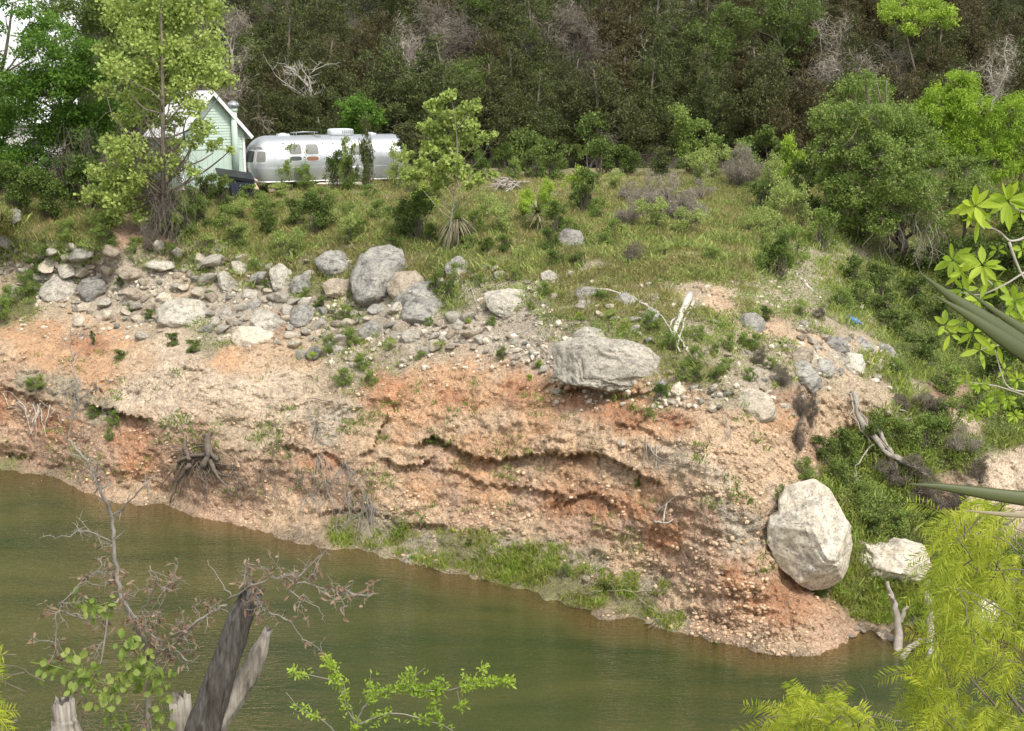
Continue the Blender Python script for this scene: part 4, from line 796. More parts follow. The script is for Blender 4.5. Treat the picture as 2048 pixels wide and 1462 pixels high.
fc = bpy.data.curves.new('badge', 'FONT'); fc.body = 'AIRSTREAM'; fc.size = .13; fc.extrude = .01; fc.align_x = 'CENTER'; fo = bpy.data.objects.new('tmp', fc); COL.objects.link(fo)
bpy.context.view_layer.update(); me = bpy.data.meshes.new_from_object(fo.evaluated_get(bpy.context.evaluated_depsgraph_get())); bpy.data.objects.remove(fo)
bo = bpy.data.objects.new('badge', me); COL.objects.link(bo); bo.parent = trl; me.materials.clear(); me.materials.append(M['curtain'])
c = body_pt(-1.42, 2.15, .03); n_ = body_pt(-1.42, 2.15, .1) - c; c2 = body_pt(-1.38, 2.15, .03) - body_pt(-1.46, 2.15, .03); bo.location = c; bo.rotation_euler = (math.radians(78), 0, math.atan2(c2[1], c2[0]))
v = MB(); v.tube([(-HL - .9, 0, .5), (-HL + .6, 0, .42)], .06, 6); v.tube([(-HL - .85, 0, .5), (-HL - .85, 0, 0)], .04, 6); v.build('hitch', M['galv'], trl)
for s_ in (-3.4, -1.6, 3.0): v = MB(); v.box((s_, -.8, .2), (.35, .3, .45)); v.build('block', M['rock_tan'], trl, smooth=False)

# ------------------------------------------------------------ bins, bundle, planks, bottle
def at(px, py, Y): X, Yy, Z = P(px, py, Y); return (float(X), float(Yy), gz(px, py) if False else float(Z))
b0 = G_at(484, 65.4); binn = thing('lidded_bin', 'dark blue plastic cart with its black lid propped up by the cabin', 'bin', b0, math.radians(20))
m = MB(); m.add([(-.42, -.35, 0), (.42, -.35, 0), (.42, .35, 0), (-.42, .35, 0), (-.5, -.42, .72), (.5, -.42, .72), (.5, .42, .95), (-.5, .42, .95)], [(0, 1, 5, 4), (1, 2, 6, 5), (2, 3, 7, 6), (3, 0, 4, 7), (0, 3, 2, 1), (4, 5, 6, 7)])
for x in (-.25, 0, .25): m.box((x, -.40, .36), (.04, .05, .66))
m.build('bin_body', M['navy'], binn, smooth=False)
m = MB(); R = np.array(Matrix.Rotation(math.radians(14), 3, 'X')); m.box((-.25, .0, 1.0), (1.5, .95, .07), R @ np.array(Matrix.Rotation(math.radians(10), 3, 'Y'))); m.box((-.25, -.05, .93), (1.35, .9, .05), R @ np.array(Matrix.Rotation(math.radians(10), 3, 'Y'))); m.build('lid', M['black'], binn, smooth=False)
for x in (-.38, .38): m = MB(); m.tube([(x - .03, .4, .13), (x + .03, .4, .13)], .13, 12); m.build('wheel', M['rubber'], binn)
binn.scale = (1.2, 1.2, 1.2)
b0 = G_at(415, 64.0); b2 = thing('small_bin', 'small dark open tub standing against the mint wall', 'bin', b0); m = MB(); m.tube([(0, 0, 0), (0, 0, .66)], [.27, .32], 12, cap=False); m.tube([(0, 0, .02), (0, 0, .03)], [.27, .27], 12); m.build('tub', M['black'], b2); m = MB(); m.tube([(math.cos(a) * .33, math.sin(a) * .33, .66) for a in np.linspace(0, 6.283, 17)], .02, 5); m.build('rim', M['navy'], b2)
b0 = G_at(509, 65.6); V, F = rock_shape(881, 3, 5); m = MB(); m.add(V * np.array([.26, .25, .42]) + np.array([0, 0, .45]), F); m.tube([(-.15, 0, .8), (0, -.05, .95), (.2, 0, .88)], [.07, .1, .05], 6); o = m.build('bundle', M['tanwood']); o.location = b0; tag(o, 'pale tan bundle standing between the dark cart and the trailer', 'bundle')
for (pa, pb, w, lb) in (((598, 373), (700, 373), .16, 'long pale plank lying in the grass before the trailer'), ((690, 371), (745, 377), .2, 'grey plank tipped at the right end of the long pale one')):
    a, b = G(*pa), G(*pb); a = a + np.array([0, 0, .14]); b = b + np.array([0, 0, .14]); m = MB(); d = b - a; L = np.linalg.norm(d); ang = math.atan2(d[1], d[0]); el = math.asin(d[2] / L)
    m.box((0, 0, 0), (L, w, .07)); m.box((L * .2, .05, .04), (L * .35, w * .6, .04)); o = m.build('plank', M['plank'], smooth=False); o.location = (a + b) / 2; o.rotation_euler = (0.5, -el, ang); tag(o, lb, 'plank')
b0 = G(1703, 645); m = MB(); m.tube([(-.16, 0, 0), (-.14, 0, 0), (.1, 0, .03), (.17, 0, .04), (.2, 0, .045), (.25, 0, .05)], [.03, .09, .09, .05, .03, .03], 10); o = m.build('bottle', M['blue']); o.location = b0 + np.array([0, -.1, .08]); o.scale = (1.4, 1.4, 1.4); o.rotation_euler = (0, .4, -.5); tag(o, 'blue plastic bottle discarded on the ravine slope', 'bottle')
# ------------------------------------------------------------ foliage helpers
def leaves(C, L, W, rng, out=None, upb=.25, droop=0.0, mb=None, fold=0.0):
    n = len(C); d = rng.normal(size=(n, 3)) * .8
    if out is not None: d += out
    d[:, 2] += upb; d = norm(d); w = norm(np.cross(d, rng.normal(size=(n, 3))))
    l = (L * rng.uniform(.6, 1.3, n))[:, None]; ww = (W * rng.uniform(.7, 1.25, n))[:, None]
    V = np.stack([C - d * l * .5, C + w * ww * .5 - d * l * .05, C + d * l * .5 - np.array([0, 0, 1]) * l * droop, C - w * ww * .5 - d * l * .05], 1).reshape(-1, 3)
    F = np.arange(4 * n).reshape(n, 4); mb = mb or MB(); mb.add(V, F); return mb
def clumps(blobs, n, rng, per=14, spread=.20, shell=.55, flat=.8):
    B = np.array(blobs, float); r = B[:, 3]; w = r ** 2.2; w /= w.sum(); subs = []; owner = []
    for k, b in enumerate(B):
        m = max(5, int(per * rng.uniform(.8, 1.2))); u = norm(rng.normal(size=(m, 3))); q = rng.uniform(shell, 1.0, m)[:, None]
        subs.append(b[:3] + u * q * b[3] * np.array([1, 1, flat])); owner += [k] * m
    S = np.concatenate(subs); owner = np.array(owner); wt = w[owner] * rng.uniform(.3, 1.6, len(S)); wt /= wt.sum()
    i = rng.choice(len(S), n, p=wt); R = r[owner[i]][:, None]
    C = S[i] + rng.normal(size=(n, 3)) * R * spread * np.array([1, 1, .75]); out = norm(C - B[owner[i], :3])
    return C, out, S, owner
def curve(a, b, rng, k=5, bend=.12, sag=0.0):
    a, b = np.array(a, float), np.array(b, float); t = np.linspace(0, 1, k + 1)[:, None]; L = np.linalg.norm(b - a)
    o = rng.normal(size=3) * bend * L; o2 = rng.normal(size=3) * bend * L * .5
    return a + (b - a) * t + np.sin(t * math.pi) * o + np.sin(t * 2 * math.pi) * o2 - np.array([0, 0, sag * L]) * np.sin(t * math.pi)
def make_tree(name, label, cat, base, blobs, n, leaf, lw, mat, seed, tr=.14, bark='bark', per=14, spread=.2, upb=.25, group=None, axis=None, twig_n=.6, droop=0.0, trunks=1, flat=.8, shell=.55, limb=True, vis=None):
    r = np.random.default_rng(seed); base = np.array(base, float); B = np.array(blobs, float).copy(); B[:, :3] -= base
    root = thing(name, label, cat, base, group=group)
    C, out, S, ow = clumps(B, n, r, per, spread, shell, flat)
    top = B[np.argmax(B[:, 2] + B[:, 3] * .3)]; tb = MB(); H = top[2]
    for q in range(trunks):
        tp = np.array([top[0] + (r.normal() * .15 * H if q else 0), top[1], H]) if axis is None else np.array(axis) - base
        off = r.normal(size=3) * tr * 1.5 * (q > 0); off[2] = 0; tk = curve(off - np.array([0, 0, .3]), tp, r, 9, .035)
        tb.tube(tk, np.linspace(tr, tr * .22, 10) * (1.0 if q == 0 else .7), 8)
        if limb:
            for k, b in enumerate(B):
                if trunks > 1 and k % trunks != q: continue
                hd = math.hypot(b[0] - tp[0] * .5, b[1]); z0 = np.clip(b[2] - .75 * hd - .2, H * .15, H * .92); f = np.clip((z0 + .3) / (H + .3), 0, 1) * 9; i = min(int(f), 8); a = tk[i] + (tk[i + 1] - tk[i]) * (f - i)
                r0 = tr * (1 - f / 9 * .75) * .5; tb.tube(curve(a, b[:3], r, 5, .08, .04), np.linspace(r0, r0 * .3, 6), 5)
                for s in S[ow == k]:
                    if r.random() < twig_n: tb.tube(curve(b[:3], s, r, 3, .1), np.linspace(r0 * .3, r0 * .08 + .004, 4), 3, cap=False)
    tb.build('trunk', M[bark], root)
    leaves(C, leaf, lw, r, out * .5, upb, droop).build('crown', M[mat], root, smooth=False)
    return root
def pxb(lst, Y, dyr=1.0, seed=0, dup=1):     # (column,row,radius px[,dy]) -> world blobs
    r = np.random.default_rng(seed); o = []
    for b in lst:
        y = Y + (b[3] if len(b) > 3 else r.uniform(-1, 1) * dyr); p = P(b[0], b[1], y); o.append((*p, b[2] * scale_at(y)))
    return o
def branches(p, d, L, r0, lvl, rng, out, gnarl=.35, nch=(4, 6), up=.1, minr=.006, shrink=.62):
    k = 5; pts = [np.array(p, float)]; dd = norm(np.array(d, float))
    for i in range(k):
        dd = norm(dd + rng.normal(size=3) * gnarl * .5 + np.array([0, 0, up * .3])); pts.append(pts[-1] + dd * L / k)
    out.append((np.array(pts), np.linspace(r0, max(minr, r0 * .45), k + 1), lvl))
    if lvl <= 0: return
    for q in range(rng.integers(*nch)):
        f = rng.uniform(.25, 1.0) * k; i = min(int(f), k - 1); a = pts[i] + (pts[i + 1] - pts[i]) * (f - i)
        nd_ = norm(norm(pts[i + 1] - pts[i]) + rng.normal(size=3) * .85 + np.array([0, 0, up])); branches(a, nd_, L * shrink * rng.uniform(.7, 1.15), max(minr, r0 * .5), lvl - 1, rng, out, gnarl, nch, up, minr, shrink)
def bare_tree(name, label, cat, base, H, seed, mat='deadwood', r0=.09, lvl=3, group=None, gnarl=.45, lean=(0, 0), nch=(4, 7), fine=0, finem='twig_grey', up=.15, at0=False):
    r = np.random.default_rng(seed); o = []; branches((0, 0, -.2), (lean[0], lean[1], 1), H * .62, r0, lvl, r, o, gnarl, nch, up)
    mb = MB()
    for pts, rad, l in o: mb.tube(pts, rad, 6 if l == lvl else 4 if l > 0 else 3, cap=(l == lvl))
    root = thing(name, label, cat, base, group=group); mb.build('trunk', M[mat], root)
    if fine:
        tips = np.concatenate([p[2:] for p, q, l in o if l <= 1]); C = tips[r.integers(len(tips), size=fine)] + r.normal(size=(fine, 3)) * .22
        leaves(C, .42, .022, r, None, .1, .1).build('twigs', M[finem], root, smooth=False)
    return root

# ------------------------------------------------------------ the wood on the hill
def proto_juniper(seed, H, W, mat, n=17000, leaf=.19, lw=.055):
    r = np.random.default_rng(seed); bl = []
    for k in range(15):
        z = H * (.12 + .85 * (k + .5) / 15); rad = W * .5 * (1 - (z / H) ** 1.8) + .25; a = r.uniform(0, 6.28); q = rad * r.uniform(.25, .75)
        bl.append((math.cos(a) * q, math.sin(a) * q, z, rad * r.uniform(.45, .7) + .25))
    return make_tree('juniper', 'x', 'juniper', (0, 0, 0), bl, n, leaf, lw, mat, seed, tr=.16, per=16, spread=.17, upb=.55, twig_n=.25, shell=.6, flat=1.0)
PJ = [(proto_juniper(11, 6.2, 4.6, 'juniper'), 'dark green juniper'), (proto_juniper(12, 5.2, 4.2, 'juniper_b'), 'brownish juniper'), (proto_juniper(13, 6.8, 4.4, 'juniper_g'), 'green juniper'),
      (proto_juniper(14, 5.6, 5.0, 'juniper'), 'dark green juniper'), (proto_juniper(15, 6.4, 4.2, 'juniper_g'), 'green juniper'), (proto_juniper(18, 5.4, 4.6, 'juniper_b'), 'brownish juniper')]
PB = [bare_tree('bare_tree', 'x', 'tree', (0, 0, 0), 6.2, 21, 'deadwood', .10, 3, fine=3200, finem='twig_grey'), bare_tree('bare_tree', 'x', 'tree', (0, 0, 0), 5.4, 22, 'dead_dark', .10, 3, fine=4200, finem='twig', nch=(5, 7)),
      bare_tree('bare_tree', 'x', 'tree', (0, 0, 0), 6.0, 23, 'deadwood', .08, 3, fine=3800, finem='twig', nch=(5, 7))]
r_ = np.random.default_rng(31)
PO = [make_tree('oak_tree', 'x', 'oak', (0, 0, 0), [(r_.normal() * 1.3, r_.normal() * 1.3, 2.2 + r_.random() * 3.0, r_.uniform(.8, 1.4)) for _ in range(12)], 9000, .15, .11, 'oak', 24, per=14)]
HLM = [(0, 'behind the big left trees'), (330, 'above the mint cabin'), (480, 'above the left half of the trailer'), (640, 'above the right half of the trailer'), (800, 'above the young sycamore'), (980, 'above the small yucca'), (1160, 'above the bright terrace bush'),
       (1300, 'above the grey thicket'), (1460, 'above the pale terrace bushes'), (1620, 'above the round right tree'), (1830, 'above the yellow-green mesquites')]
def hill_where(px, row): return ['at hill foot ', 'low on hill ', 'midway up hill ', 'high on hill '][min(3, row)] + [b for a, b in HLM if px >= a or a == 0][-1]
hr_ = np.random.default_rng(5); used = set()
def hill_place(k, src, look, x, y, row, sc, grp):
    z = float(hill_z(x, y)) if y > 79 else 10.3
    if id(src) in used: o = copy_tree(src)
    else: o = src; used.add(id(src))
    o.location = (x, y, z - .1); o.rotation_euler = (0, 0, hr_.uniform(0, 6.28)); o.scale = (sc * hr_.uniform(.9, 1.15), sc * hr_.uniform(.9, 1.15), sc); o['group'] = grp
    px, py = to_px(x, y, z + 3)
    pend(o, look, px, py, hill_where(px, row) if px < 2060 else 'right of the mesquites at the wood end')
rows = [(80.5, 112), (84.5, 118), (88.5, 120), (93, 125), (98, 125), (104, 130), (111, 135)]
for row, (y, gap) in enumerate(rows):
    px = -260 + (row % 2) * 60
    while px < 2480:
        yy = y + hr_.uniform(-1.5, 1.5); x = float(xslope(px, 250)) * yy
        ok = (x / yy > -.335) if row > 0 else (px > 480)
        if ok:
            u = hr_.random()
            bare_zone = 760 < px < 1180 and row >= 2
            if u < (.30 if bare_zone else .07) and row > 0: k = hr_.integers(3); hill_place(k, PB[k], 'leafless tree' if k == 0 else 'brown-twigged tree', x, yy, row // 2, hr_.uniform(.9, 1.25), 'leafless trees in the hillside wood')
            elif u > .95 and row > 0: hill_place(9, PO[0], 'leafy oak', x, yy, row // 2, hr_.uniform(.8, 1.0), 'leafy oaks in the hillside wood')
            else: k = hr_.integers(6); hill_place(k, PJ[k][0], PJ[k][1], x, yy, row // 2, hr_.uniform(.8, 1.2), 'junipers on the wooded hillside')
        px += gap * hr_.uniform(.62, 1.06)
flush_labels()
# pale dead trees standing in front of the wood
DEAD = [(640, 235, 82, 4.6, 'gaunt bleached dead tree above the trailer', 'dead_pale', 41, 0), (800, 190, 88, 5.0, 'dense grey leafless tree with curving branches right of the bleached one', 'dead_pale', 42, 2500),
        (1085, 140, 90, 5.5, 'dark-trunked bare tree with one long limb to the left', 'dead_dark', 43, 1200), (1275, 175, 88, 4.2, 'twisted bleached snag in the middle of the wood', 'dead_pale', 44, 0),
        (1350, 90, 96, 5.0, 'spreading pale bare branches at the top right of the snag', 'dead_pale', 45, 2500), (1985, 210, 74, 4.2, 'fan of thin pale branches at the right edge above the mesquites', 'dead_pale', 46, 1500),
        (930, 130, 92, 5.4, 'thick greyish-pink leafless tree at the top middle', 'deadwood', 47, 4500), (1180, 330, 78, 2.2, 'small brown dead tree at the foot of the wood', 'deadwood', 48, 1500), (460, 120, 88, 5.6, 'grey leafless tree behind the cabin roof', 'deadwood', 49, 3000)]
for px, py, y, H, lb, mt, sd, fn in DEAD:
    p = P(px, py, y); bare_tree('dead_tree', lb, 'dead tree', p - np.array([0, 0, H * .12]), H * 1.15, sd, mt, .10, 3, fine=fn, lean=(.1, -.1), gnarl=.55, group='dead trees before the wood')
# bright leafy trees along and above the wood edge
def T(name, label, cat, bpx, Y, blobs, n, leaf, lw, mat, seed, dyr=1.0, **kw):
    z = None; b = P(bpx[0], bpx[1], Y); return make_tree(name, label, cat, b, pxb(blobs, Y, dyr, seed), n, leaf, lw, mat, seed, **kw)
T('juniper', 'dark juniper drooping over the right end of the trailer', 'juniper', (815, 362), 67.5, [(806, 262, 20), (828, 285, 24), (800, 292, 12), (835, 320, 22), (812, 318, 14), (822, 345, 20)], 6500, .17, .05, 'juniper', 60, .5, tr=.10, upb=-.2)
T('leafy_tree', 'bright green leafy tree rising behind the trailer roof', 'tree', (712, 350), 76, [(715, 218, 30), (692, 212, 20), (742, 222, 24), (722, 250, 30), (755, 240, 16), (700, 255, 20)], 5200, .17, .12, 'pecan', 61, tr=.09)
T('leafy_tree', 'light green tree at the top of the wood, right of centre', 'tree', (1585, 260), 86, [(1580, 30, 45), (1555, 80, 35), (1530, 20, 35), (1615, 25, 32), (1600, 75, 30), (1570, 120, 28), (1500, 40, 30), (1450, 30, 30)], 9000, .17, .09, 'oak', 62, tr=.11)
T('leafy_tree', 'yellow-green tree at the top right of the wood', 'tree', (1850, 220), 86, [(1860, 20, 38), (1800, 5, 35), (1895, 35, 25), (1780, 25, 25), (1830, 45, 30)], 7000, .17, .09, 'shrub_y', 63, tr=.11)
T('leafy_tree', 'fresh green understory tree at the wood foot right of the sycamore', 'tree', (1050, 350), 75, [(1050, 275, 30), (1080, 300, 28), (1020, 310, 24), (1060, 335, 30), (1110, 330, 24), (1130, 300, 16)], 5000, .16, .12, 'oak', 64, tr=.06, trunks=2)
T('leafy_tree', 'small dark green tree beside the black gap in the wood', 'tree', (1535, 345), 74, [(1530, 270, 24), (1555, 285, 20), (1510, 285, 18)], 2200, .16, .12, 'oak', 65, tr=.05)
T('leafy_tree', 'dark leafy sapling under the dead trees at mid wood', 'tree', (1180, 345), 77, [(1180, 250, 28), (1200, 290, 30), (1165, 300, 22), (1350, 280, 10)], 2600, .16, .12, 'oak', 66, tr=.05)
T('leafy_tree', 'grey-green oak at the wood foot left of the black gap', 'oak', (1385, 345), 77, [(1380, 260, 35), (1360, 225, 25), (1410, 290, 30), (1370, 300, 26)], 4500, .15, .10, 'shrub_m', 67, tr=.07)
# left cluster
T('pecan_tree', 'large dark green broadleaf tree filling the left side', 'tree', (118, 395), 63, [(120, 140, 75), (60, 230, 70), (175, 210, 65), (130, 300, 60), (190, 120, 50), (75, 100, 45), (20, 310, 55), (95, 190, 60), (150, 260, 55), (40, 170, 45), (110, 70, 45), (150, 340, 40), (60, 330, 50)], 42000, .17, .085, 'pecan', 71, 1.8, tr=.24, per=22, spread=.18, twig_n=.4)
T('pecan_tree', 'dark broadleaf tree cut off by the left edge', 'tree', (-60, 400), 65, [(-60, 220, 100), (-20, 300, 60), (0, 380, 45), (-100, 120, 80), (5, 230, 40), (-30, 120, 40), (25, 5, 36), (60, 30, 26), (-10, 60, 22), (100, 40, 24)], 22000, .17, .085, 'pecan', 72, 1.8, tr=.22, per=20, spread=.18)
T('pecan_tree', 'tall dark green tree behind the yellow-green sycamore', 'tree', (235, 385), 71, [(215, 50, 60), (260, 20, 60), (170, 15, 50), (100, 0, 45), (300, 90, 60), (240, 140, 60), (280, 220, 55), (210, 250, 50), (350, 60, 45), (180, -60, 70), (320, -20, 60)], 30000, .17, .09, 'oak', 73, 1.8, tr=.22, per=20, spread=.19)
T('sycamore_tree', 'large yellow-green sycamore with tangled vines before the cabin', 'tree', (328, 460), 57.5,
  [(330, 50, 55), (265, 75, 48), (395, 100, 48), (300, 150, 46), (360, 175, 42), (430, 150, 34), (235, 130, 34), (330, -15, 60), (400, 20, 42), (250, 20, 40), (455, 158, 18), (210, 95, 22), (340, 110, 46), (270, 205, 30),
   (300, 235, 28), (390, 215, 22), (405, 255, 24), (430, 290, 16), (385, 285, 18), (255, 300, 36), (205, 345, 30), (240, 390, 38), (300, 330, 30), (190, 390, 24), (225, 430, 26), (340, 290, 24), (270, 350, 34), (460, 300, 10), (310, 380, 30), (350, 330, 26), (385, 345, 14), (345, 240, 24), (220, 290, 24), (290, 430, 26), (360, 400, 22), (210, 180, 20), (245, 240, 20)],
  23000, .17, .14, 'syc', 74, 1.6, tr=.15, per=22, spread=.25, twig_n=.5, axis=tuple(P(322, 20, 57.5)))
T('sycamore_tree', 'young yellow-green sycamore standing alone at the terrace edge', 'tree', (890, 515), 52.3,
  [(868, 212, 20), (900, 192, 16), (935, 215, 20), (950, 205, 10), (865, 255, 22), (925, 255, 26), (895, 235, 20), (895, 288, 24), (940, 285, 16), (965, 277, 12), (988, 271, 9), (860, 300, 20), (850, 325, 18), (905, 325, 22), (822, 310, 10), (845, 345, 24), (880, 350, 24), (925, 345, 20), (960, 355, 14), (985, 350, 10), (815, 350, 16), (875, 375, 18), (935, 372, 12)],
  8500, .17, .14, 'syc', 75, .7, tr=.055, bark='twig_grey', per=12, spread=.24, twig_n=.8, axis=tuple(P(903, 195, 52.3)))
# right side
T('broadleaf_tree', 'big rounded mid-green tree over the ravine on the right', 'tree', (1812, 530), 60,
  [(1700, 200, 50), (1745, 185, 42), (1660, 245, 42), (1715, 260, 60), (1650, 300, 36), (1790, 250, 56), (1700, 340, 62), (1780, 330, 66), (1840, 300, 50), (1700, 420, 50), (1770, 410, 60), (1845, 385, 50), (1720, 470, 36), (1730, 160, 26), (1860, 440, 40), (1640, 230, 24), (1750, 240, 44, -2.2), (1700, 290, 40, -2), (1760, 310, 50, -2.8), (1720, 380, 46, -2.5), (1800, 370, 46, -2.6), (1690, 230, 34, -1.8), (1760, 440, 40, -2.4), (1820, 300, 36, -2), (1680, 380, 34, -1.8)], 62000, .13, .075, 'shrub_m', 76, 1.8, tr=.22, per=24, spread=.17, twig_n=.4, trunks=3)
T('mesquite_tree', 'yellow-green mesquite tree behind the round right tree', 'mesquite', (1900, 400), 67, [(1910, 175, 42), (1875, 215, 40), (1950, 225, 44), (1925, 270, 44), (1880, 290, 40), (1860, 250, 30), (1930, 165, 30), (1955, 300, 30)], 17000, .20, .055, 'mesq', 77, 1.3, tr=.14, per=18, upb=-.2, spread=.18, droop=.15)
T('mesquite_tree', 'pale yellow-green mesquite tree at the right edge', 'mesquite', (2020, 440), 66, [(2020, 225, 46), (1995, 280, 44), (2040, 300, 50), (2060, 220, 50), (2000, 340, 40), (2050, 370, 50), (2110, 290, 70)], 17000, .20, .055, 'mesq', 78, 1.3, tr=.14, per=18, upb=-.2, spread=.18, droop=.15)
T('mesquite_tree', 'low olive mesquite right of the round tree trunks', 'mesquite', (1930, 470), 63, [(1930, 340, 36), (1960, 370, 36), (1900, 380, 30), (1940, 420, 34), (1990, 420, 40), (2040, 450, 40)], 11000, .17, .06, 'shrub_m', 79, 1.3, tr=.12, per=16, upb=0)
T('broadleaf_tree', 'dark shrubby tree in the shade under the right trees', 'tree', (1960, 560), 59, [(1880, 500, 34), (1960, 500, 44), (2030, 520, 50), (1830, 520, 26), (1920, 540, 30), (2080, 450, 50)], 12000, .14, .10, 'shrub_d', 80, 1.3, tr=.12, per=16)

# ------------------------------------------------------------ shrubs: prototypes one metre in radius, copied
def proto_shrub(seed, mat, n, leaf, lw, bark='twig', upb=.3, nb=9, name='shrub', hgt=1.0, wid=1.0):
    r = np.random.default_rng(seed); bl = []
    for k in range(nb): a = r.uniform(0, 6.28); q = r.uniform(.1, .75) * wid; bl.append((math.cos(a) * q, math.sin(a) * q, r.uniform(.25, 1.5) * hgt, r.uniform(.25, .48)))
    root = thing(name, 'x', 'shrub'); C, out, S, ow = clumps(bl, n, r, 8, .26, .5); mb = MB()
    for s in S[::2]: mb.tube(curve((r.normal() * .06, r.normal() * .06, -.1), s, r, 4, .08), [.022, .018, .013, .009, .004], 3, cap=False)
    mb.build('stem', M[bark], root); leaves(C, leaf, lw, r, out * .4, upb).build('foliage', M[mat], root, smooth=False); return root
PS = {'m': proto_shrub(91, 'shrub_m', 2600, .10, .065), 'p': proto_shrub(92, 'shrub_p', 2300, .10, .06), 'd': proto_shrub(93, 'shrub_d', 3000, .10, .07), 'y': proto_shrub(94, 'shrub_y', 2500, .11, .07), 'g': proto_shrub(95, 'twig_grey', 4200, .22, .012, 'twig_grey', upb=.2), 'b': proto_shrub(96, 'twig', 4200, .24, .012, 'twig', upb=.1),
      'o': proto_shrub(97, 'oak', 2600, .12, .08), 'j': proto_shrub(98, 'juniper_g', 3600, .15, .04, upb=.7, wid=.45, hgt=1.25, nb=12)}
LK = {'m': 'mid-green bush', 'p': 'pale green bush', 'd': 'dark green bush', 'y': 'bright yellow-green bush', 'g': 'leafless grey bush', 'b': 'leafless brown bush', 'o': 'fresh green bush', 'j': 'upright dark juniper bush'}
SLM = ROOTS_LM + [(650, 320, 'silver trailer'), (425, 310, 'mint cabin'), (902, 350, 'young sycamore'), (1075, 432, 'small yucca'), (915, 460, 'drooping yucca'), (1780, 420, 'round right tree'), (325, 400, 'big sycamore trunk'), (1170, 395, 'bright terrace bush'),
      (1330, 410, 'grey thicket'), (410, 925, 'dead root stump'), (1765, 850, 'fallen log'), (1800, 1230, 'driftwood in the inlet'), (1100, 910, 'long undercut clay ledge'), (900, 1100, 'grassy water edge'), (120, 380, 'dark left tree')]
SH = """585 380 34 38 m,560 379 20 18 o,612 380 22 22 m,675 380 26 30 d,702 380 24 28 o,736 381 26 50 j,694 380 22 44 m,792 380 26 36 p,815 385 22 24 p,470 378 14 14 y,
440 415 34 26 o,410 400 26 22 o,500 400 30 14 m,560 395 30 12 p,630 470 42 32 d,600 455 30 24 o,585 520 38 26 p,640 415 30 18 m,700 485 34 24 p,740 395 22 12 m,700 450 26 20 m,840 480 48 38 d,800 470 30 26 o,860 492 24 18 d,850 430 28 26 y,830 400 26 22 p,
970 440 26 22 p,1000 470 36 26 p,950 470 24 22 m,1050 445 26 28 y,1098 445 26 36 y,1110 470 26 26 d,1170 425 40 36 o,1160 395 30 26 y,1195 440 26 20 m,1100 500 26 20 o,1230 380 26 16 p,1290 425 50 40 g,1340 440 58 46 g,1390 450 50 36 g,1260 450 34 30 g,1310 460 40 26 p,1370 470 40 22 p,1250 400 34 20 g,1400 400 34 22 g,
1400 375 34 30 p,1430 355 30 26 p,1465 370 44 40 g,1500 375 40 40 g,1480 350 36 30 m,1540 395 36 34 p,1575 385 40 46 y,1520 420 34 26 o,1550 470 44 46 p,1600 460 34 36 p,1530 500 32 34 p,1560 560 40 36 d,1530 545 30 26 m,1580 530 36 34 m,1640 500 40 36 m,1610 420 40 40 o,1660 440 36 36 o,1500 470 26 18 p,1270 520 30 16 b,1230 470 26 14 m,
1060 355 34 26 o,1100 360 30 22 o,1030 360 22 18 m,1200 350 40 26 d,1250 350 40 22 d,1320 352 40 20 j,960 362 30 22 d,1380 350 36 18 o,1010 345 30 22 d,
180 420 60 40 d,100 440 50 36 d,30 420 60 36 d,230 440 30 36 m,140 480 26 18 m,150 400 40 40 o,260 420 36 34 y,350 480 34 26 m,310 470 40 50 b,340 470 34 44 b,300 500 26 20 b,375 470 26 26 o,380 430 30 26 m,400 450 30 22 o,450 460 30 22 m,480 440 34 18 p,530 440 34 18 m,120 520 26 14 m,200 470 26 18 m,
60 590 26 22 m,75 560 22 20 o,10 640 26 20 m,20 620 30 22 m,345 690 16 12 o,390 705 16 12 o,630 720 18 12 y,660 705 18 16 m,700 690 22 16 m,720 740 22 16 m,690 770 24 16 m,740 770 18 14 m,185 690 8 12 d,240 715 16 8 o,
60 780 16 12 m,80 775 16 12 m,190 835 16 12 m,230 850 20 14 m,220 880 12 12 m,870 590 20 22 o,895 600 14 18 o,910 560 20 16 m,1000 720 14 12 o,935 645 12 8 y,1160 640 10 8 y,870 885 18 9 m,890 895 9 7 m,1276 972 9 8 o,1080 735 10 8 y,1300 655 26 16 m,1390 730 20 18 m,1370 760 24 18 m,1430 710 24 18 p,1390 760 16 14 o,1450 745 22 14 m,1320 800 24 14 d,1300 830 12 8 m,
1510 700 18 16 m,1520 730 20 18 b,1560 770 26 20 b,1600 830 20 26 b,1620 850 24 30 b,1600 900 20 30 b,1650 930 30 26 o,1610 960 26 22 m,1690 930 40 30 o,1740 900 40 30 o,1790 890 40 26 m,1850 900 50 34 m,1930 910 44 34 g,1900 860 40 30 m,1820 960 44 26 b,1770 980 44 30 b,1860 1010 50 28 b,1920 1020 40 26 b,1960 960 30 24 b,1720 1010 34 22 m,1680 980 26 26 o,1800 1060 40 20 m,1740 1060 30 16 o,1860 1060 30 20 m,
1870 850 30 26 b,1850 830 36 22 b,1800 820 26 16 b,1680 620 26 20 m,1720 610 30 22 m,1760 640 34 24 o,1800 680 40 26 o,1850 730 44 28 o,1900 790 44 28 m,1960 830 44 30 m,1700 570 34 24 o,1760 590 34 26 o,1820 610 34 26 o,1880 650 44 28 o,1940 700 44 28 d,2000 760 50 30 d,2040 820 50 30 m,1900 600 44 28 d,1990 640 44 28 d,1640 640 22 14 b,1600 630 20 14 p,1790 750 26 16 m,1560 1040 14 34 m,1550 1100 10 24 o,1640 1190 26 10 d,1485 690 16 12 m,1500 1010 8 8 m,1430 1300 10 8 o,1530 640 18 12 d"""
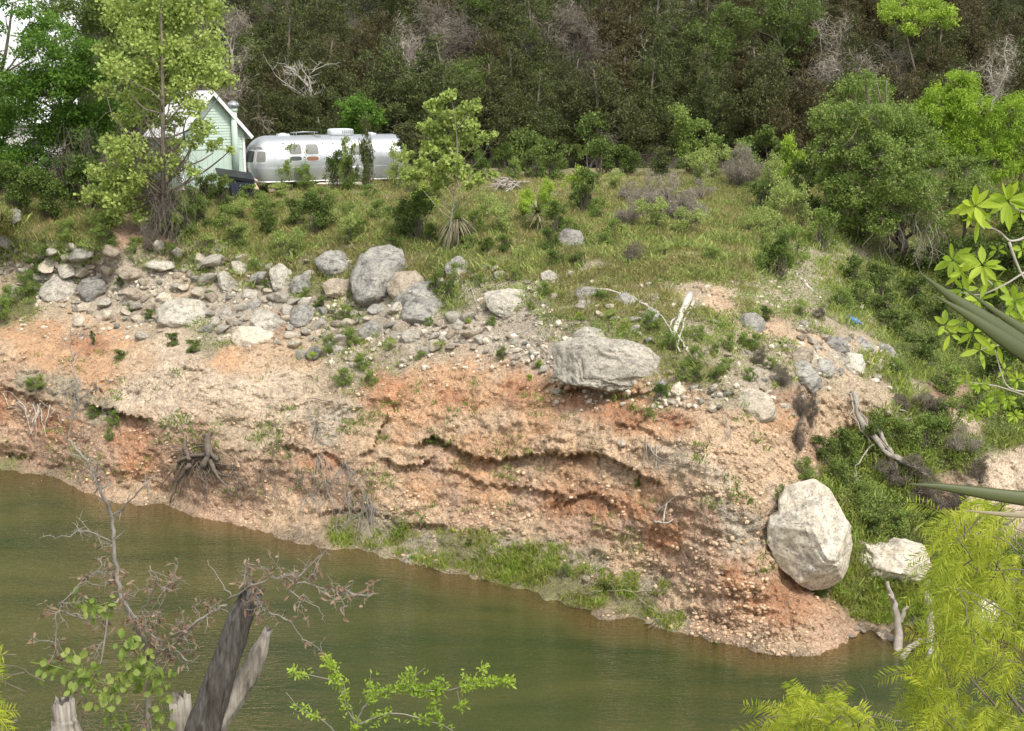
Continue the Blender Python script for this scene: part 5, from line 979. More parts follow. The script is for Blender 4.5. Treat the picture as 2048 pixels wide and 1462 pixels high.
SH += ''.join(',%d %d %d %d %s' % t for t in [(240, 575, 12, 10, 'm'), (300, 640, 14, 10, 'o'), (262, 622, 11, 8, 'm'), (420, 600, 12, 9, 'm'), (470, 560, 14, 10, 'p'), (505, 545, 14, 12, 'm'), (530, 580, 11, 10, 'o'), (560, 500, 22, 16, 'm'), (610, 600, 14, 12, 'm'), (640, 620, 18, 12, 'o'), (690, 640, 20, 14, 'm'),
 (540, 470, 26, 18, 'd'), (470, 490, 24, 16, 'o'), (420, 500, 20, 14, 'p'), (720, 470, 22, 16, 'm'), (760, 440, 26, 18, 'm'), (790, 500, 18, 12, 'o'), (940, 500, 22, 14, 'm'), (975, 510, 20, 14, 'd'), (1010, 500, 20, 14, 'o'), (1030, 560, 16, 12, 'm'), (960, 570, 14, 12, 'm'), (1090, 590, 18, 12, 'm'), (1110, 530, 26, 14, 'o'), (1150, 530, 24, 12, 'o'), (1060, 620, 12, 9, 'm'), (1120, 600, 12, 9, 'p'),
 (1200, 600, 20, 10, 'm'), (1220, 640, 20, 10, 'p'), (860, 650, 12, 8, 'm'), (985, 650, 14, 9, 'm'), (780, 700, 16, 11, 'p'), (840, 720, 14, 9, 'm'), (880, 700, 14, 9, 'p'), (1060, 760, 9, 6, 'y'), (1130, 790, 9, 6, 'p'), (1340, 700, 22, 16, 'm'), (1400, 680, 20, 14, 'm'), (1460, 700, 20, 16, 'm'), (1430, 760, 20, 12, 'o'), (1500, 760, 16, 12, 'm'), (1540, 740, 18, 12, 'm'),
 (340, 520, 26, 16, 'm'), (270, 505, 22, 14, 'm'), (220, 500, 26, 16, 'o'), (170, 510, 20, 12, 'p'), (90, 510, 24, 16, 'm'), (600, 430, 22, 14, 'm'), (660, 405, 20, 12, 'p'), (520, 420, 22, 14, 'm'), (1140, 470, 22, 16, 'm'), (1210, 490, 22, 12, 'm'), (1330, 510, 22, 12, 'p'), (1420, 520, 24, 12, 'm'), (940, 1090, 8, 7, 'o'), (1130, 1150, 14, 14, 'm'), (1210, 1180, 12, 10, 'o')])
SH += ''.join(',%d %d %d %d %s' % t for t in [(2120, 900, 46, 32, 'm'), (2180, 780, 50, 34, 'o'), (2160, 640, 50, 34, 'm'), (2250, 560, 50, 36, 'd'), (2240, 960, 46, 30, 'o'), (2300, 720, 50, 34, 'm'), (2340, 860, 50, 34, 'm'), (2150, 1080, 40, 26, 'o'), (2280, 440, 50, 36, 'm'), (2170, 460, 50, 40, 'o'), (2400, 620, 50, 36, 'm')])
sr = np.random.default_rng(77); us = set()
for t in SH.replace('\n', '').split(','):
    px, py, w, h, k = t.split(); px, py, w, h = float(px), float(py), float(w), float(h); src = PS[k]
    if k in us: o = copy_tree(src)
    else: o = src; us.add(k)
    p = G(px, py); s = scale_at(p[1]); o.location = p - np.array([0, 0, .05]); o.rotation_euler = (0, 0, sr.uniform(0, 6.28)); o.scale = (w * s * 1.05, w * s * .95, h * 2.3 * s / 1.6)
    o['category'] = 'bush'; o['group'] = 'bushes growing on the bank'; pend(o, LK[k], px, py, relation(px, py, SLM))
flush_labels()
# vines tangled round the big sycamore and hanging under the right tree
def tangle(name, label, cat, anchors, n, L, seed, mat, sag=.3):
    r = np.random.default_rng(seed); mb = MB()
    for q in range(n):
        a = anchors[r.integers(len(anchors))]; p0 = P(a[0] + r.normal() * a[2], a[1] + r.normal() * a[2], a[3] + r.normal() * .4); d = r.normal(size=3) * .45; d[2] -= 1.0 + sag
        p1 = p0 + norm(d) * L * r.uniform(.4, 1.2); mb.tube(curve(p0, p1, r, 6, .16), np.full(7, r.uniform(.005, .013)), 3, cap=False)
    return tag(mb.build(name, M[mat], smooth=True), label, cat)
tangle('vine', 'brown leafless vines hanging around the big sycamore trunk', 'vine', [(300, 250, 22, 57.0), (330, 300, 26, 57.0), (280, 290, 25, 57.2), (325, 400, 22, 56.8), (330, 440, 18, 56.8), (350, 330, 20, 57)], 300, 1.7, 201, 'twig')
tangle('vine', 'grey hanging vines under the round right tree', 'vine', [(1850, 400, 25, 58.5), (1830, 440, 25, 58.5), (1790, 430, 30, 58.5), (1860, 470, 20, 58), (1720, 230, 14, 58.6)], 190, 1.7, 202, 'twig_grey')
tangle('vine', 'brownish vine mass at the far left trunk', 'vine', [(170, 270, 14, 61.5), (120, 330, 30, 61.5), (130, 290, 18, 61.5)], 140, 1.5, 203, 'twig')
# yuccas
def yucca(label, px, py, R, n, nd_, seed, droop, hh):
    r = np.random.default_rng(seed); b = G(px, py) + np.array([0, -.1, .1]); root = thing('yucca', label, 'yucca', b); s = scale_at(b[1]); Rm = R * s
    tk = MB(); tk.tube([(0, 0, -.3), (0, 0, .4 * hh), (0, -.05, hh)], [.1, .1, .08], 7); tk.build('stem', M['dead_dark'], root)
    for nm, mt, cnt in (('green_leaves', 'shrub_m', n), ('dead_leaves', 'yucca_dry', nd_)):
        mb = MB()
        for q in range(cnt):
            d = norm(r.normal(size=3) * np.array([1, 1, .6]) + np.array([0, -.3, .45 if nm[0] == 'g' else -.15])); L = Rm * r.uniform(.75, 1.1); t = np.linspace(0, 1, 5)[:, None]; dr = droop if nm[0] == 'd' else .05
            c = np.array([0, 0, hh]) + d * t * L - np.array([0, 0, 1]) * t ** 2 * L * dr * r.uniform(.5, 1.4); sd2 = norm(np.cross(d, [0, 0, 1])) * .028; w = np.array([.8, 1, .9, .6, .05])[:, None]
            V = np.concatenate([c - sd2 * w, c + sd2 * w]); mb.add(V, [(i, i + 1, i + 6, i + 5) for i in range(4)])
        mb.build(nm, M[mt], root, smooth=False)
yucca('large drooping yucca with a skirt of dry brown leaves behind the sapling trunk', 915, 492, 48, 40, 120, 301, .95, 1.0); yucca('small round yucca with straw-coloured star of leaves', 1075, 462, 36, 60, 80, 302, .25, .7)

# ------------------------------------------------------------ grass and ground cover (uncountable)
def scatter(boxes, n, seed, vmin=.3, thr=-.2, ns=.8):
    r = np.random.default_rng(seed); ar = np.array([(b[1] - b[0]) * (b[3] - b[2]) * b[4] for b in boxes], float); ar /= ar.sum(); bi = r.choice(len(boxes), n, p=ar); px = np.zeros(n); py = np.zeros(n)
    for k, b in enumerate(boxes): s = bi == k; px[s] = r.uniform(b[0], b[1], s.sum()); py[s] = r.uniform(b[2], b[3], s.sum())
    pos = G(px, py); v = _bil(VG, px, py); k = (pos[:, 2] > .03) & (v > vmin) & (fbm(pos, ns, 3, seed) > thr); return pos[k], r
def tufts(name, label, boxes, n, seed, mat, h, w=.022, blades=7, sp=.10, **kw):
    pos, r = scatter(boxes, n, seed, **kw); m = len(pos); B = blades
    hs = h * (.55 + .9 * r.random(m)); C = np.repeat(pos, B, 0) + r.normal(size=(m * B, 3)) * np.array([sp, sp, .01]); H = np.repeat(hs, B) * r.uniform(.5, 1.2, m * B)
    d = norm(r.normal(size=(m * B, 3)) * np.array([.5, .5, .1]) + np.array([0, -.1, 1])); sd2 = norm(np.cross(d, r.normal(size=(m * B, 3)))) * w; bend = r.normal(size=(m * B, 3)) * np.array([.25, .25, 0]) * H[:, None]
    V = np.stack([C - sd2, C + sd2, C + d * H[:, None] * .6 + sd2 * .7 + bend * .3, C + d * H[:, None] + bend], 1).reshape(-1, 3); mb = MB(); mb.add(V, np.arange(len(V)).reshape(-1, 4))
    return tag(mb.build(name, M[mat], smooth=False), label, 'grass', kind='stuff')
tufts('dry_grass', 'dry yellow-green grass covering the terrace', [(-60, 2100, 350, 480, 1), (450, 1500, 440, 560, .6), (1100, 1500, 520, 640, .4)], 34000, 401, 'grass_dry', .20, w=.011, blades=9, sp=.16, vmin=.35, thr=-.35)
tufts('meadow_grass', 'green grass mixed through the terrace and slope', [(-60, 2100, 370, 500, 1), (0, 1700, 480, 700, .5), (600, 800, 680, 800, .7), (1200, 1600, 560, 800, .8)], 9000, 402, 'grass_green', .17, w=.012, sp=.13, vmin=.22, thr=-.1, ns=1.6)
tufts('shore_grass', 'bright green grass along the water edge', [(660, 1060, 1040, 1170, .8), (1000, 1380, 1090, 1270, 1.0), (1640, 1860, 1130, 1275, 3.2), (1860, 2060, 1130, 1300, 1)], 10500, 403, 'grass_green', .18, w=.013, vmin=.36, thr=.0, ns=2.0, blades=9)
tufts('clay_weeds', 'thin weeds rooted in the clay face', [(0, 700, 700, 1000, 1), (700, 1600, 760, 1150, .8)], 5200, 404, 'shrub_m', .16, vmin=-1, thr=.24, ns=1.1, blades=6)
tufts('tall_weeds', 'taller mid-green weeds spilling over the terrace edge', [(-60, 1550, 410, 540, 1), (1350, 1700, 360, 560, 1), (300, 1100, 520, 640, .35), (1620, 2100, 480, 1000, .5)], 8000, 407, 'shrub_p', .30, w=.016, blades=9, sp=.16, vmin=.2, thr=.0, ns=.9)
pos, r = scatter([(1640, 2100, 480, 1260, 1), (1400, 1700, 520, 700, .3), (2100, 2600, 450, 1270, .5)], 28000, 405, vmin=.5, thr=-.35, ns=.7); pos = pos[pos[:, 2] > .55]; C = np.repeat(pos, 9, 0) + r.normal(size=(len(pos) * 9, 3)) * np.array([.16, .16, .10]) + np.array([0, 0, .12])
tag(leaves(C, .09, .040, r, None, .6).build('ground_cover', M['cover'], smooth=False), 'dense green creepers covering the ravine floor', 'ground cover', kind='stuff')
tufts('ravine_grass', 'soft green grass growing through the ravine', [(1640, 2100, 520, 1200, 1), (2100, 2600, 350, 1250, .7)], 11500, 408, 'grass_green', .30, w=.014, blades=8, sp=.16, vmin=.35, thr=-.1, ns=.8)
pos, r = scatter([(-60, 2100, 360, 500, 1), (0, 1650, 500, 700, .6)], 11000, 406, vmin=.2, thr=-.05, ns=1.3); C = np.repeat(pos, 9, 0) + r.normal(size=(len(pos) * 9, 3)) * np.array([.15, .15, .08]) + np.array([0, 0, .10])
tag(leaves(C, .10, .06, r, None, .2).build('low_weeds', M['shrub_m'], smooth=False), 'low leafy weeds between the stones and grass', 'weeds', kind='stuff')
# ------------------------------------------------------------ roots, logs and driftwood on the bank
r5 = np.random.default_rng(55)
def gpts(lst, off=.12): return np.array([G(a, b) + np.array([0, -off, 0]) for a, b in lst])
def smooth_line(p, k=4):
    p = np.asarray(p, float); n = len(p); t = np.linspace(0, n - 1, (n - 1) * k + 1); q = np.stack([np.interp(t, np.arange(n), p[:, i]) for i in range(p.shape[1])], 1)
    for _ in range(2): q[1:-1] = (q[:-2] + 2 * q[1:-1] + q[2:]) / 4
    return q
def stick(mb, lst, r0, r1, off=.12, rng=None, n=5, wob=.02):
    p = smooth_line(gpts(lst, off)); 
    if rng is not None: p[1:-1] += rng.normal(size=(len(p) - 2, 3)) * wob
    mb.tube(p, np.linspace(r0, r1, len(p)) * r5.uniform(.75, 1.25, len(p)), n)
def roots(name, label, cat, seeds, n, seed, mat, L=(40, 110), r0=.03, spread=.5, down=1.0, core=None, cmat=None):
    r = np.random.default_rng(seed); mb = MB()
    for q in range(n):
        a = seeds[r.integers(len(seeds))]; x, y = a[0] + r.normal() * 6, a[1] + r.normal() * 5; ang = math.pi / 2 + r.normal() * spread; l = r.uniform(*L); pts = [(x, y)]; offs = [.15]
        for k in range(7): ang += r.normal() * .35; ang += (math.pi / 2 - ang) * .12 * down; x += math.cos(ang) * l / 7; y += math.sin(ang) * l / 7; pts.append((x, y)); offs.append(.12 + .28 * math.sin(k / 7 * math.pi) * r.random())
        p = np.array([G(u, v) + np.array([0, -o, 0]) for (u, v), o in zip(pts, offs)]); p = smooth_line(p, 3); q0 = r0 * r.uniform(.35, 1.0); mb.tube(p, np.linspace(q0, q0 * .3, len(p)), 5)
    o = mb.build(name, M[mat]); 
    if core is None: return tag(o, label, cat)
    b = G(*core[0]); root = thing(name, label, cat, b); o.name = 'roots'; o.parent = root; o.location = -b; cb = MB()
    for lst, ra, rb in core[1]: stick(cb, lst, ra, rb, .35, r, 8, .03)
    c = cb.build('trunk', M[cmat or mat]); c.parent = root; c.location = -b; return root
roots('root_stump', 'dead dark stump with a fan of exposed roots on the clay face', 'stump', [(380, 905), (410, 905), (430, 905), (400, 920)], 38, 501, 'dead_brown', (40, 115), .040, 1.0,
      core=((405, 905), [([(417, 862), (418, 880), (422, 905), (410, 930)], .15, .11), ([(374, 878), (376, 895), (385, 915)], .06, .08), ([(360, 920), (390, 905), (425, 900), (440, 915)], .08, .07), ([(385, 925), (360, 955), (345, 1000)], .09, .03), ([(425, 915), (440, 950), (470, 985)], .08, .03)]), cmat='dead_dark')
roots('hanging_roots', 'pale roots dangling from the clay edge left of the grassy shore', 'roots', [(640, 910), (690, 925), (720, 940), (730, 990), (700, 980), (655, 960), (620, 980), (735, 1010)], 90, 502, 'dead_mid', (40, 120), .017, .5)
roots('hanging_roots', 'thin roots spreading between the stump and the pale dangling roots', 'roots', [(470, 930), (520, 935), (560, 925), (600, 940), (480, 960)], 60, 503, 'dead_brown', (30, 100), .015, .8)
roots('hanging_roots', 'arched roots under the overhang at the far left', 'roots', [(85, 805), (105, 810), (10, 790), (40, 800), (70, 800)], 14, 504, 'dead_pale', (40, 80), .03, .6)
roots('hanging_roots', 'few thick roots at the right end of the clay ledge', 'roots', [(1290, 870), (1305, 890), (1300, 880)], 7, 505, 'deadwood', (50, 90), .03, .3)
roots('hanging_roots', 'pale roots hanging right of the squared grey boulder', 'roots', [(930, 530), (940, 560), (905, 560), (775, 540)], 12, 506, 'dead_pale', (40, 80), .02, .5)
roots('hanging_roots', 'roots trailing down the clay below the white cobbles', 'roots', [(1385, 800), (1370, 870), (1450, 830), (1460, 850), (1395, 900)], 9, 507, 'deadwood', (40, 90), .016, .4)
roots('hanging_roots', 'dark rootlets along the clay at centre left', 'roots', [(560, 890), (590, 870), (640, 845), (670, 800)], 12, 508, 'dead_dark', (40, 80), .022, 1.2)
def wood(name, label, cat, lines, mat, off=.12, wob=.02):
    mb = MB()
    for lst, a, b in lines: stick(mb, lst, a, b, off, r5, 7, wob)
    return tag(mb.build(name, M[mat]), label, cat)
wood('root_snag', 'bleached twisted root standing at the top right of the long slab', 'root', [([(1378, 585), (1362, 625), (1350, 650), (1340, 675)], .13, .06), ([(1350, 640), (1345, 670), (1358, 700)], .06, .02), ([(1385, 600), (1365, 640), (1352, 690)], .06, .02), ([(1362, 620), (1340, 640), (1338, 668)], .05, .02), ([(1350, 660), (1370, 690), (1375, 700)], .04, .015)], 'dead_pale', .3)
wood('branch', 'long arched grey branch lying above the right end of the slab', 'branch', [([(1170, 572), (1230, 578), (1280, 598), (1315, 622), (1336, 650)], .045, .02), ([(1180, 574), (1140, 580)], .02, .01), ([(1240, 580), (1232, 600)], .015, .01)], 'dead_pale', .45)
wood('log', 'shaggy brown fallen log on the ravine side of the spur', 'log', [([(1697, 775), (1708, 815), (1722, 850), (1748, 880), (1775, 905)], .11, .09), ([(1738, 835), (1752, 860), (1775, 895), (1785, 915)], .08, .06), ([(1775, 905), (1810, 918), (1850, 940)], .10, .03), ([(1720, 850), (1760, 890)], .05, .02), ([(1740, 880), (1700, 930), (1710, 960)], .03, .01), ([(1785, 915), (1770, 960)], .04, .01), ([(1775, 905), (1820, 925), (1850, 950)], .04, .01), ([(1700, 790), (1720, 830), (1760, 885), (1800, 910)], .03, .02), ([(1693, 780), (1700, 825), (1735, 880)], .03, .02)], 'deadwood', .5, .05)
wood('log', 'straight bleached log beside the dark bush at the spur top', 'log', [([(1590, 545), (1606, 563), (1626, 584)], .07, .055)], 'dead_pale', .12)
wood('snag', 'thin leaning snag sticking up on the ravine slope', 'snag', [([(1716, 612), (1730, 590), (1748, 562)], .07, .035)], 'deadwood', .5)
wood('pole', 'short white pole lying in the terrace grass', 'pole', [([(1478, 437), (1495, 443), (1515, 449)], .055, .05)], 'dead_pale', .2)
wood('driftwood', 'dark knotted driftwood above the boulders on the left', 'driftwood', [([(402, 538), (425, 528), (455, 516), (464, 522)], .11, .06), ([(425, 528), (440, 520), (452, 524)], .12, .08), ([(402, 532), (385, 540)], .04, .02), ([(455, 540), (470, 545), (492, 548)], .03, .02)], 'dead_dark', .2, .05)
wood('branch', 'brown forked branches fallen below the spur log', 'branch', [([(1770, 820), (1800, 838), (1825, 832)], .05, .03), ([(1800, 838), (1822, 862), (1828, 885)], .045, .02), ([(1790, 815), (1815, 822), (1822, 845)], .04, .02), ([(1845, 825), (1895, 840)], .03, .015), ([(1762, 730), (1790, 775), (1800, 790)], .03, .02)], 'deadwood', .25)
wood('branch', 'three-armed bleached stick on the clay above the shore grass', 'branch', [([(1308, 1040), (1325, 1046), (1345, 1036)], .03, .02), ([(1325, 1044), (1333, 1003)], .025, .015), ([(1312, 1024), (1335, 1002), (1358, 985)], .022, .012)], 'dead_pale', .12)
mb = MB()
for (a, b, c, d) in ((1145, 1180, 1200, 1155), (1200, 1160, 1285, 1165), (1215, 1175, 1345, 1173), (1240, 1158, 1275, 1185), (1275, 1190, 1330, 1228), (1160, 1190, 1180, 1150), (1190, 1150, 1200, 1118), (1183, 1150, 1172, 1125), (1285, 1240, 1330, 1225), (1290, 1252, 1335, 1222), (1150, 1140, 1170, 1132), (1225, 1165, 1240, 1200), (1205, 1170, 1150, 1185), (1215, 1155, 1255, 1160)):
    stick(mb, [(a, b), ((a + c) / 2, (b + d) / 2 + 2), (c, d)], .024, .012, .28, r5, 4, .02)
tag(mb.build('cane_pile', M['yucca_dry']), 'fallen straw-coloured canes strewn over the shore grass', 'canes')
mb = MB()
for k in range(60): x, y = 1012 + r5.normal() * 13, 380 + r5.normal() * 4; p = G(x, y) + np.array([0, 0, .05 + .35 * r5.random()]); d = norm(r5.normal(size=3) * np.array([1, 1, .3])) * r5.uniform(.2, .6); mb.tube([p - d, p, p + d], [.03, .05, .02], 5)
tag(mb.build('brush_pile', M['deadwood']), 'small heap of cut grey branches on the terrace', 'brush pile')
def wpts(lst): return smooth_line(np.array([P(a, b, y) for a, b, y in lst]), 4)
def driftw(label, lines):
    mb = MB()
    for lst, a, b in lines: p = wpts(lst); p[1:-1] += r5.normal(size=(len(p) - 2, 3)) * .015; mb.tube(p, np.linspace(a, b, len(p)), 8)
    return tag(mb.build('driftwood', M['deadwood']), label, 'driftwood', 'driftwood trunks standing in the inlet')
driftw('forked grey driftwood trunk standing upright in the inlet', [([(1797, 1330, 32.8), (1797, 1275, 33.6), (1796, 1240, 33.7), (1789, 1210, 33.8), (1780, 1185, 33.9), (1775, 1163, 34)], .14, .045), ([(1798, 1245, 33.7), (1806, 1225, 33.7), (1815, 1212, 33.7)], .08, .04), ([(1797, 1278, 33.5), (1775, 1282, 34.0), (1757, 1272, 34.6)], .09, .06), ([(1789, 1212, 33.8), (1784, 1195, 33.7), (1778, 1190, 33.6)], .05, .03)])
driftw('bent driftwood limb right of the forked trunk', [([(1803, 1318, 32.5), (1822, 1292, 33), (1840, 1282, 33.3), (1875, 1287, 33.4)], .09, .07), ([(1862, 1320, 32.4), (1860, 1260, 33.2), (1862, 1225, 33.4), (1854, 1195, 33.5), (1852, 1175, 33.6), (1858, 1160, 33.6)], .11, .06)])
for k, (x, y, s, lb) in enumerate(((1705, 1272, 9, 'mossy stone at the inlet tip left of the driftwood'), (1728, 1262, 8, 'pale stone among the driftwood roots'), (1745, 1282, 6, 'small white stone at the water under the driftwood'), (1722, 1248, 6, 'topmost stone of the little pile by the driftwood'), (1715, 1258, 7, 'tan stone in the pile by the driftwood'))):
    o = bpy.data.objects.new('rock', rock_mesh(k, ['rock_tan', 'rock_pale', 'rock_cream'][k % 3])); COL.objects.link(o); q = float(gY(x, y)); sc = s * scale_at(q); o.location = P(x, y, q - .3 * sc); o.scale = (sc * 1.3, sc, sc * .8); o.rotation_euler = (0, .1, k); tag(o, lb, 'rock', 'stones at the inlet')

# ------------------------------------------------------------ foreground plants on the near bank
def near_leaves(mb, C, D, N, L, W, droop=.15):
    """leaf blades: base point, direction, facing normal; pointed oval with a folded midrib"""
    C, D, N = map(lambda a: np.asarray(a, float), (C, D, N)); D = norm(D); S = norm(np.cross(D, N)); N = np.cross(S, D); n = len(C); L = np.broadcast_to(L, (n,))[:, None]; W = np.broadcast_to(W, (n,))[:, None]
    st = [(0, .05), (.22, .72), (.5, 1.0), (.78, .66), (1.0, .02)]; rows_ = []
    for t, w in st:
        mid = C + D * L * t - N * W * .10 * w - np.array([0, 0, 1]) * L * droop * t * t; rows_ += [mid - S * W * .5 * w + N * W * .12 * w, mid, mid + S * W * .5 * w + N * W * .12 * w]
    V = np.stack(rows_, 1); F = []
    for k in range(4):
        for j in range(2): a = 3 * k + j; F.append((a, a + 1, a + 4, a + 3))
    F = np.array(F)[None] + (np.arange(n) * 15)[:, None, None]; mb.add(V.reshape(-1, 3), F.reshape(-1, 4))
RF = np.random.default_rng(99)
TOCAM = np.array([0, -1.0, .35])
# dead trunk
def barky(name, pts, rad, parent, mat, seed, n=28, jag=.10, tipcut=True):
    p = smooth_line(np.array([P(a, b, y) for a, b, y in pts]), 9); rr = np.interp(np.linspace(0, 1, len(p)), np.linspace(0, 1, len(rad)), rad); mb = MB(); mb.tube(p, rr, n, cap=False); V = mb.V[0]; m = len(p)
    ax = np.repeat(p, n, 0); d = V - ax; a = np.tile(np.arange(n) * 2 * math.pi / n, m); t = np.repeat(np.linspace(0, 1, m), n)
    q = np.stack([np.cos(a) * 3.2, np.sin(a) * 3.2, t * 2.2], 1); f = 1 + .16 * fbm(q, 1.0, 3, seed, True) + .20 * fbm(q * np.array([3, 3, 1.5]), 1.0, 3, seed + 1, True); V = ax + d * f[:, None]
    dirn = norm(p[0] - p[2]); jt = (.5 + .5 * fbm(q[:n] * 1.3, 1.0, 3, seed + 2)) * rr[0] * 3.2; V[:n] += dirn * jt[:, None]; V[:n] = ax[:n] + (V[:n] - ax[:n]) * 1.0
    mb.V = [V]; c0 = len(V); mb.V.append(np.array([p[0] - dirn * rr[0] * .3])); mb.n += 1; mb.F.append(np.array([(c0, (i + 1) % n, i) for i in range(n)])); return mb.build(name, M[mat], parent)
M['bark_dead'] = rough_mat('weathered_trunk', (.045, .040, .034), (.185, .17, .15), 48, .9, 1.0, .02, stretch=(1, 1, .10), c3=(.045, .036, .028))
M['bark_bleach'] = rough_mat('bleached_trunk', (.20, .175, .14), (.46, .42, .36), 48, .9, .8, .015, stretch=(1, 1, .10), c3=(.12, .10, .08))
tk = thing('dead_tree', 'weathered dead tree trunk with two broken prongs in the foreground', 'dead trunk', (0, 0, 0))
s8 = scale_at(8.0)
barky('trunk', [(497, 1200, 8.0), (480, 1235, 8.0), (462, 1290, 8.0), (440, 1350, 8.0), (425, 1400, 8.0), (405, 1462, 8.0), (360, 1700, 8.2), (330, 2300, 8.4)], [20 * s8, 23 * s8, 24 * s8, 26 * s8, 29 * s8, 33 * s8, 55 * s8, 70 * s8], tk, 'bark_dead', 7)
barky('prong', [(533, 1268, 8.15), (520, 1300, 8.15), (500, 1345, 8.15), (475, 1385, 8.15), (440, 1430, 8.1), (400, 1500, 8.1)], [8 * s8, 15 * s8, 18 * s8, 20 * s8, 23 * s8, 30 * s8], tk, 'bark_bleach', 17, 22)
barky('prong', [(362, 1420, 8.1), (365, 1450, 8.1), (372, 1520, 8.1), (370, 1650, 8.2)], [20 * s8, 22 * s8, 28 * s8, 34 * s8], tk, 'bark_bleach', 27, 18)
st = thing('stump', 'grey stump top poking up at the bottom left corner', 'stump', (0, 0, 0)); barky('trunk', [(128, 1432, 7.6), (130, 1450, 7.6), (133, 1500, 7.6), (140, 1900, 7.8)], [20 * s8, 24 * s8, 36 * s8, 50 * s8], st, 'bark_bleach', 37, 20)
# thorny half-dead shrub
def twigs_on(mb, tips, line, rng, every=22, L=(18, 60), r=.004, lvl=2, thorn=True):
    p = np.array(line)
    for i in range(0, len(p) - 1):
        seg = np.linalg.norm(p[i + 1] - p[i]); 
        for q in range(rng.poisson(seg / (every * s8))):
            a = p[i] + (p[i + 1] - p[i]) * rng.random(); d = norm(p[i + 1] - p[i]) * .5 + rng.normal(size=3) * np.array([.8, .35, .8]); d = norm(d); l = rng.uniform(*L) * s8
            c = curve(a, a + d * l, rng, 4, .12); mb.tube(c, np.linspace(r, r * .4, 5), 4, cap=False); tips.append(c[-1]); tips.append(c[2])
            if lvl > 0: twigs_on(mb, tips, c, rng, every * .8, (L[0] * .5, L[1] * .55), r * .7, lvl - 1, thorn)
        if thorn:
            for q in range(rng.poisson(seg / (14 * s8))): a = p[i] + (p[i + 1] - p[i]) * rng.random(); d = norm(rng.normal(size=3)) * rng.uniform(5, 12) * s8; mb.tube([a, a + d], [.0022, .0006], 3, cap=False)
ts_ = thing('thorny_shrub', 'half-dead thorny shrub with brown shrivelled leaves in the left foreground', 'shrub', (0, 0, 0)); mb = MB(); tips = []
LN = [([(296, 1700, 8.3), (296, 1462, 8.3), (295, 1390, 8.3), (302, 1310, 8.2), (268, 1245, 8.1), (242, 1190, 8.1), (234, 1150, 8.1), (228, 1090, 8.1), (224, 1035, 8.1), (205, 985, 8.0), (182, 930, 8.0), (150, 895, 8.0), (134, 878, 8.0)], .030, .008),
      ([(134, 878, 8.0), (148, 835, 8.0), (155, 790, 8.0), (148, 740, 8.0), (143, 690, 8.0), (140, 645, 8.0)], .008, .003), ([(155, 800, 8.0), (200, 775, 8.0), (240, 755, 8.0)], .005, .002),
      ([(224, 1035, 8.1), (250, 1012, 8.0), (290, 972, 7.9), (310, 950, 7.9)], .009, .005), ([(228, 1085, 8.1), (190, 1062, 8.0), (165, 1060, 8.0), (110, 1078, 8.0)], .007, .003), ([(215, 1010, 8.1), (198, 975, 8.1), (200, 945, 8), (192, 950, 8)], .006, .003),
      ([(242, 1190, 8.1), (205, 1235, 8.0), (165, 1240, 8.0), (112, 1215, 7.9), (112, 1260, 7.9), (118, 1330, 7.9)], .010, .004), ([(112, 1215, 7.9), (150, 1180, 7.9), (190, 1150, 8.0), (205, 1130, 8)], .006, .003),
      ([(215, 1230, 8.0), (210, 1310, 7.9), (180, 1360, 7.9), (168, 1410, 7.9), (163, 1470, 7.9)], .009, .004), ([(302, 1310, 8.2), (350, 1290, 8.1), (375, 1260, 8.0), (420, 1225, 8.0), (455, 1210, 8.0)], .014, .010),
      ([(455, 1200, 8.0), (500, 1172, 7.9), (560, 1150, 7.9), (590, 1160, 7.8), (660, 1180, 7.8), (730, 1190, 7.8)], .010, .003), ([(590, 1160, 7.8), (630, 1120, 7.8), (662, 1092, 7.8)], .007, .003), ([(560, 1150, 7.9), (585, 1190, 7.8), (640, 1215, 7.8), (650, 1245, 7.8)], .006, .002),
      ([(500, 1200, 7.9), (545, 1225, 7.8), (590, 1250, 7.8), (607, 1285, 7.8)], .007, .002), ([(465, 1195, 7.9), (440, 1160, 7.9), (415, 1120, 7.9)], .006, .002), ([(480, 1180, 7.9), (492, 1140, 7.9), (498, 1118, 7.9)], .006, .002),
      ([(268, 1245, 8.1), (300, 1190, 8.0), (320, 1165, 7.9), (300, 1130, 7.9)], .008, .004), ([(302, 1310, 8.2), (318, 1275, 8.1), (310, 1230, 8.0), (350, 1150, 8.0)], .008, .003), ([(350, 1300, 8.1), (385, 1330, 8.0), (400, 1310, 8.0)], .006, .003), ([(242, 1200, 8.1), (290, 1260, 8.0), (330, 1290, 8.0)], .006, .003)]
for l, a, b in LN: p = wpts(l); p[1:-1] += RF.normal(size=(len(p) - 2, 3)) * .006; mb.tube(p, np.linspace(a, b, len(p)) * .75, 6); twigs_on(mb, tips, p, RF, 19, (14, 55), .0030, 1)
mb.build('branches', M['dead_mid'], ts_); tips = np.array(tips); sel = tips[(np.abs(tips[:, 1]) > 0)]; qx, qy = to_px(sel[:, 0], sel[:, 1], sel[:, 2]); sel = sel[(qy > 1120) | (RF.random(len(sel)) < .25)]
C = sel[RF.integers(len(sel), size=1100)]; mb = MB(); k = len(C); D = RF.normal(size=(k, 3)); near_leaves(mb, C, D, RF.normal(size=(k, 3)) + TOCAM, RF.uniform(.030, .055, k), RF.uniform(.012, .022, k), .3); mb.build('dry_leaves', M['brown_leaf'], ts_, smooth=False)
vn = thing('vine', 'climbing vine with heart-shaped light green leaves on the thorny shrub', 'vine', (0, 0, 0)); mb = MB(); C = []
